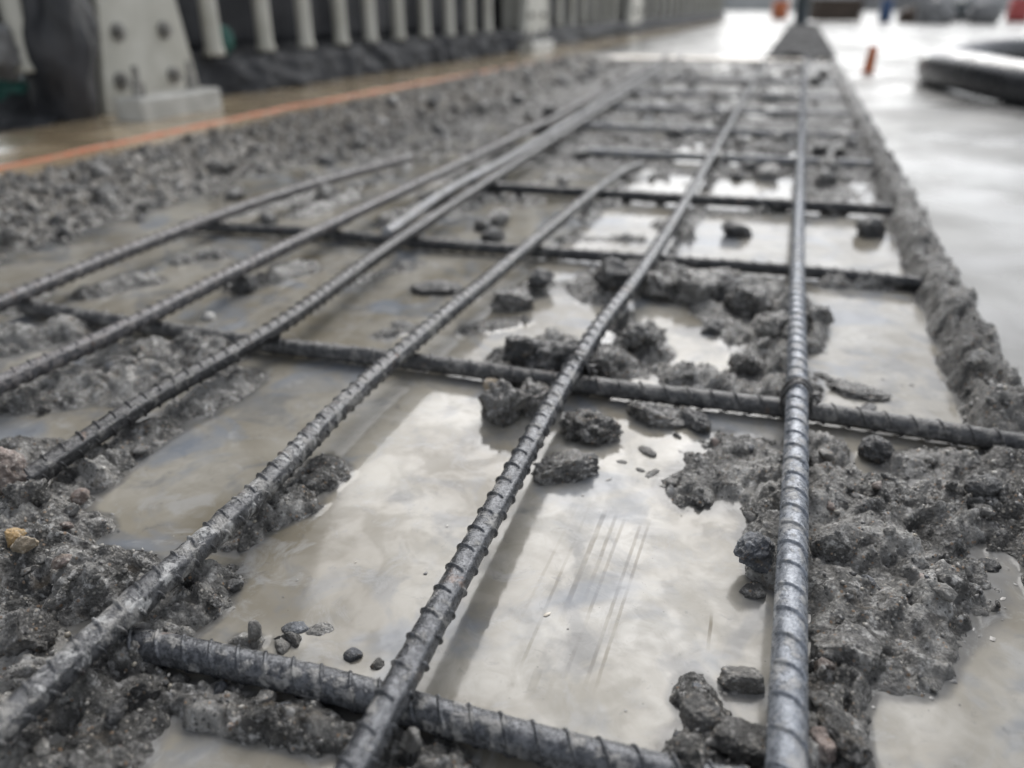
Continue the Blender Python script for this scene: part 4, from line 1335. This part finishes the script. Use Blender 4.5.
# orange cord lying along the top of the bank
def cord(pix, label, z=0.012):
    pts = [at(x, y, z)[0] for x, y in pix]
    pts = catmull(pts, 10)
    pts = [p + Vector((0.004 * mnoise.noise(p * 9), 0, 0.002 * mnoise.noise(p * 13))) for p in pts]
    o = link('orange_cord', tube_mesh('orange_cord', pts, 0.0042, 8), M_ORANGEP)
    tag(o, label, 'cord')
cord([(-60, 181), (0, 168), (50, 158), (110, 145), (185, 129), (230, 120), (290, 107), (330, 100), (420, 83), (500, 69), (560, 58)], 'thin orange cord lying on the edge of the sandy strip along the rubble bank', 0.0045)

# ------------------------------------------------------------------ things on the slab at right
def ring():
    c0, _ = at(1024, 76, 0.06)
    # big ring of black pipe lying on the slab: left rim near column 918
    cxp, cyp, rad, rt = 1.786, 3.467, 1.288, 0.062
    root = empty('pipe_ring', (cxp, cyp, 0))
    tag(root, 'big ring of thick black pipe lying on the wet slab at right', 'pipe')
    pts = [(math.cos(2 * math.pi * i / 96) * rad, math.sin(2 * math.pi * i / 96) * rad, rt + ZS + 0.01 * math.sin(i * 0.4)) for i in range(96)]
    link('pipe', tube_mesh('pipe', pts, rt, 28, True), M_HOSE, root)
    for ang in (215, 330, 90):
        an = R(ang)
        p = [(math.cos(an + t * 0.05) * rad, math.sin(an + t * 0.05) * rad, rt + ZS) for t in (-1, -0.5, 0, 0.5, 1)]
        link('collar', tube_mesh('collar', p, rt * 1.07, 28), M_HOSE, root)
    return root
ring()

def marker():
    p = at(868, 72, ZS)[0]
    root = empty('marker_peg', p)
    tag(root, 'small orange marker peg standing on the wet slab right of the trench', 'marker')
    link('peg', tube_mesh('peg', [(0, 0, 0.004), (0.001, 0, 0.03), (0.003, 0, 0.07), (0.004, 0.0, 0.100), (0.0045, 0, 0.105)], lambda t: 0.026 - 0.010 * t, 14), M_ORANGEP, root)
    bm = bmesh.new()
    bmesh.ops.create_cone(bm, segments=20, radius1=0.03, radius2=0.026, depth=0.010, cap_ends=True, matrix=Matrix.Translation((0, 0, 0.003)))
    link('foot', bm_mesh('foot', bm), M_ORANGEP, root)
marker()

# far, badly blurred site clutter along the top edge
def far_at(px, y=23): return at(px, y, ZS)[0]
def crate(px, wpx, h, label, mat, y=23):
    p, t = at(px, y, ZS)
    wd = wpx * t / FPX
    root = empty('timber_crate', p, YAW)
    tag(root, label, 'crate')
    bm = bmesh.new(); box_bm(bm, -wd / 2 + 0.02, wd / 2 - 0.02, 0.02, wd * 0.7, 0.03, h, 0.01)
    link('body', bm_mesh('body', bm), mat, root, smooth=False)
    nb = 5
    for i in range(nb):
        bm = bmesh.new(); box_bm(bm, -wd / 2, wd / 2, -0.005, 0.018, 0.02 + h / nb * i, h / nb * (i + 0.86), 0.006)
        link('plank', bm_mesh('plank', bm), mat, root, smooth=False)
    return root
crate(838, 46, 0.34, 'dark brown timber crate far off beyond the slab', M_BROWN)
p = far_at(800, 26)
post = empty('site_post', p)
tag(post, 'dark blue-grey post at the far end of the trench', 'post')
link('shaft', tube_mesh('shaft', [(0, 0, 0.02), (0, 0, 0.3), (0, 0, 0.55)], 0.09, 16), M_POST, post)
bm = bmesh.new(); box_bm(bm, -0.16, 0.16, -0.16, 0.16, 0.0, 0.03, 0.006)
link('base_plate', bm_mesh('base_plate', bm), M_POST, post, smooth=False)
def barrel(px, rpx, h, label, mat, y=22):
    p, t = at(px, y, ZS)
    r = rpx * t / FPX
    root = empty('barrel', p)
    tag(root, label, 'barrel')
    zs = [0, 0.02, 0.3, 0.33, 0.36, 0.64, 0.67, 0.70, 0.97, 1.0]
    rs = [0.94, 1.0, 1.0, 1.05, 1.0, 1.0, 1.05, 1.0, 1.0, 0.94]
    V, F, sg = [], [], 20
    for z, k in zip(zs, rs):
        for j in range(sg):
            a = 2 * math.pi * j / sg
            V.append((math.cos(a) * r * k, math.sin(a) * r * k, z * h))
    for i in range(len(zs) - 1):
        for j in range(sg):
            F.append((i * sg + j, i * sg + (j + 1) % sg, (i + 1) * sg + (j + 1) % sg, (i + 1) * sg + j))
    F += [tuple(range(sg))[::-1], tuple(range((len(zs) - 1) * sg, len(zs) * sg))]
    me = bpy.data.meshes.new('drum'); me.from_pydata(V, [], F); me.update()
    link('drum', me, mat, root)
    me = tube_mesh('lid', [(0, 0, h - 0.004), (0, 0, h + 0.015)], r * 0.88, 20)
    link('lid', me, mat, root)
barrel(884, 6, 0.32, 'dark blue barrel far off right of the brown crate', M_BLUE)
barrel(1016, 10, 0.34, 'dull red barrel far off at the right edge', M_REDP)
barrel(779, 8, 0.3, 'small orange drum far off left of the dark post', M_ORANGEP, 19)
def sack(px, y, rpx, seed, label, mat=None):
    p, t = at(px, y, ZS)
    r = rpx * t / FPX
    o = link('sack', rock_mesh('sack', r, (1.15, 0.8, 0.8), seed, 3, 0.14, 4), mat or M_SACK)
    o.location = p + Vector((0, 0, r * 0.55))
    tag(o, label, 'sack', 'full grey sacks beyond the ring of pipe')
sack(935, 24, 17, 501, 'pale grey full sack far off, leftmost behind the ring of pipe')
sack(982, 24, 15, 502, 'pale grey full sack far off, just left of the red barrel')
sack(910, 23, 11, 503, 'small grey sack far off right of the blue barrel', M_BROWN)
sack(958, 21, 15, 504, 'dark sack far off between the two pale ones', M_POST)
# low timber kerb across the far side of the slab
def far_wall():
    root = empty('site_hoarding', (2.0, 32, ZS))
    tag(root, 'low grey hoarding closing off the far side of the site', 'hoarding')
    for i in range(14):
        bm = bmesh.new()
        box_bm(bm, -14 + i * 2.3, -14 + i * 2.3 + 2.27, -0.03, 0.03, 0.02, 0.6, 0.005)
        link('board', bm_mesh('board', bm), M_PANEL if i % 3 else M_SACK, root, smooth=False)
    for i in range(8):
        bm = bmesh.new()
        box_bm(bm, -14 + i * 4.6 - 0.05, -14 + i * 4.6 + 0.05, -0.12, -0.035, 0.0, 0.66, 0.005)
        link('stake', bm_mesh('stake', bm), M_POST, root, smooth=False)
far_wall()
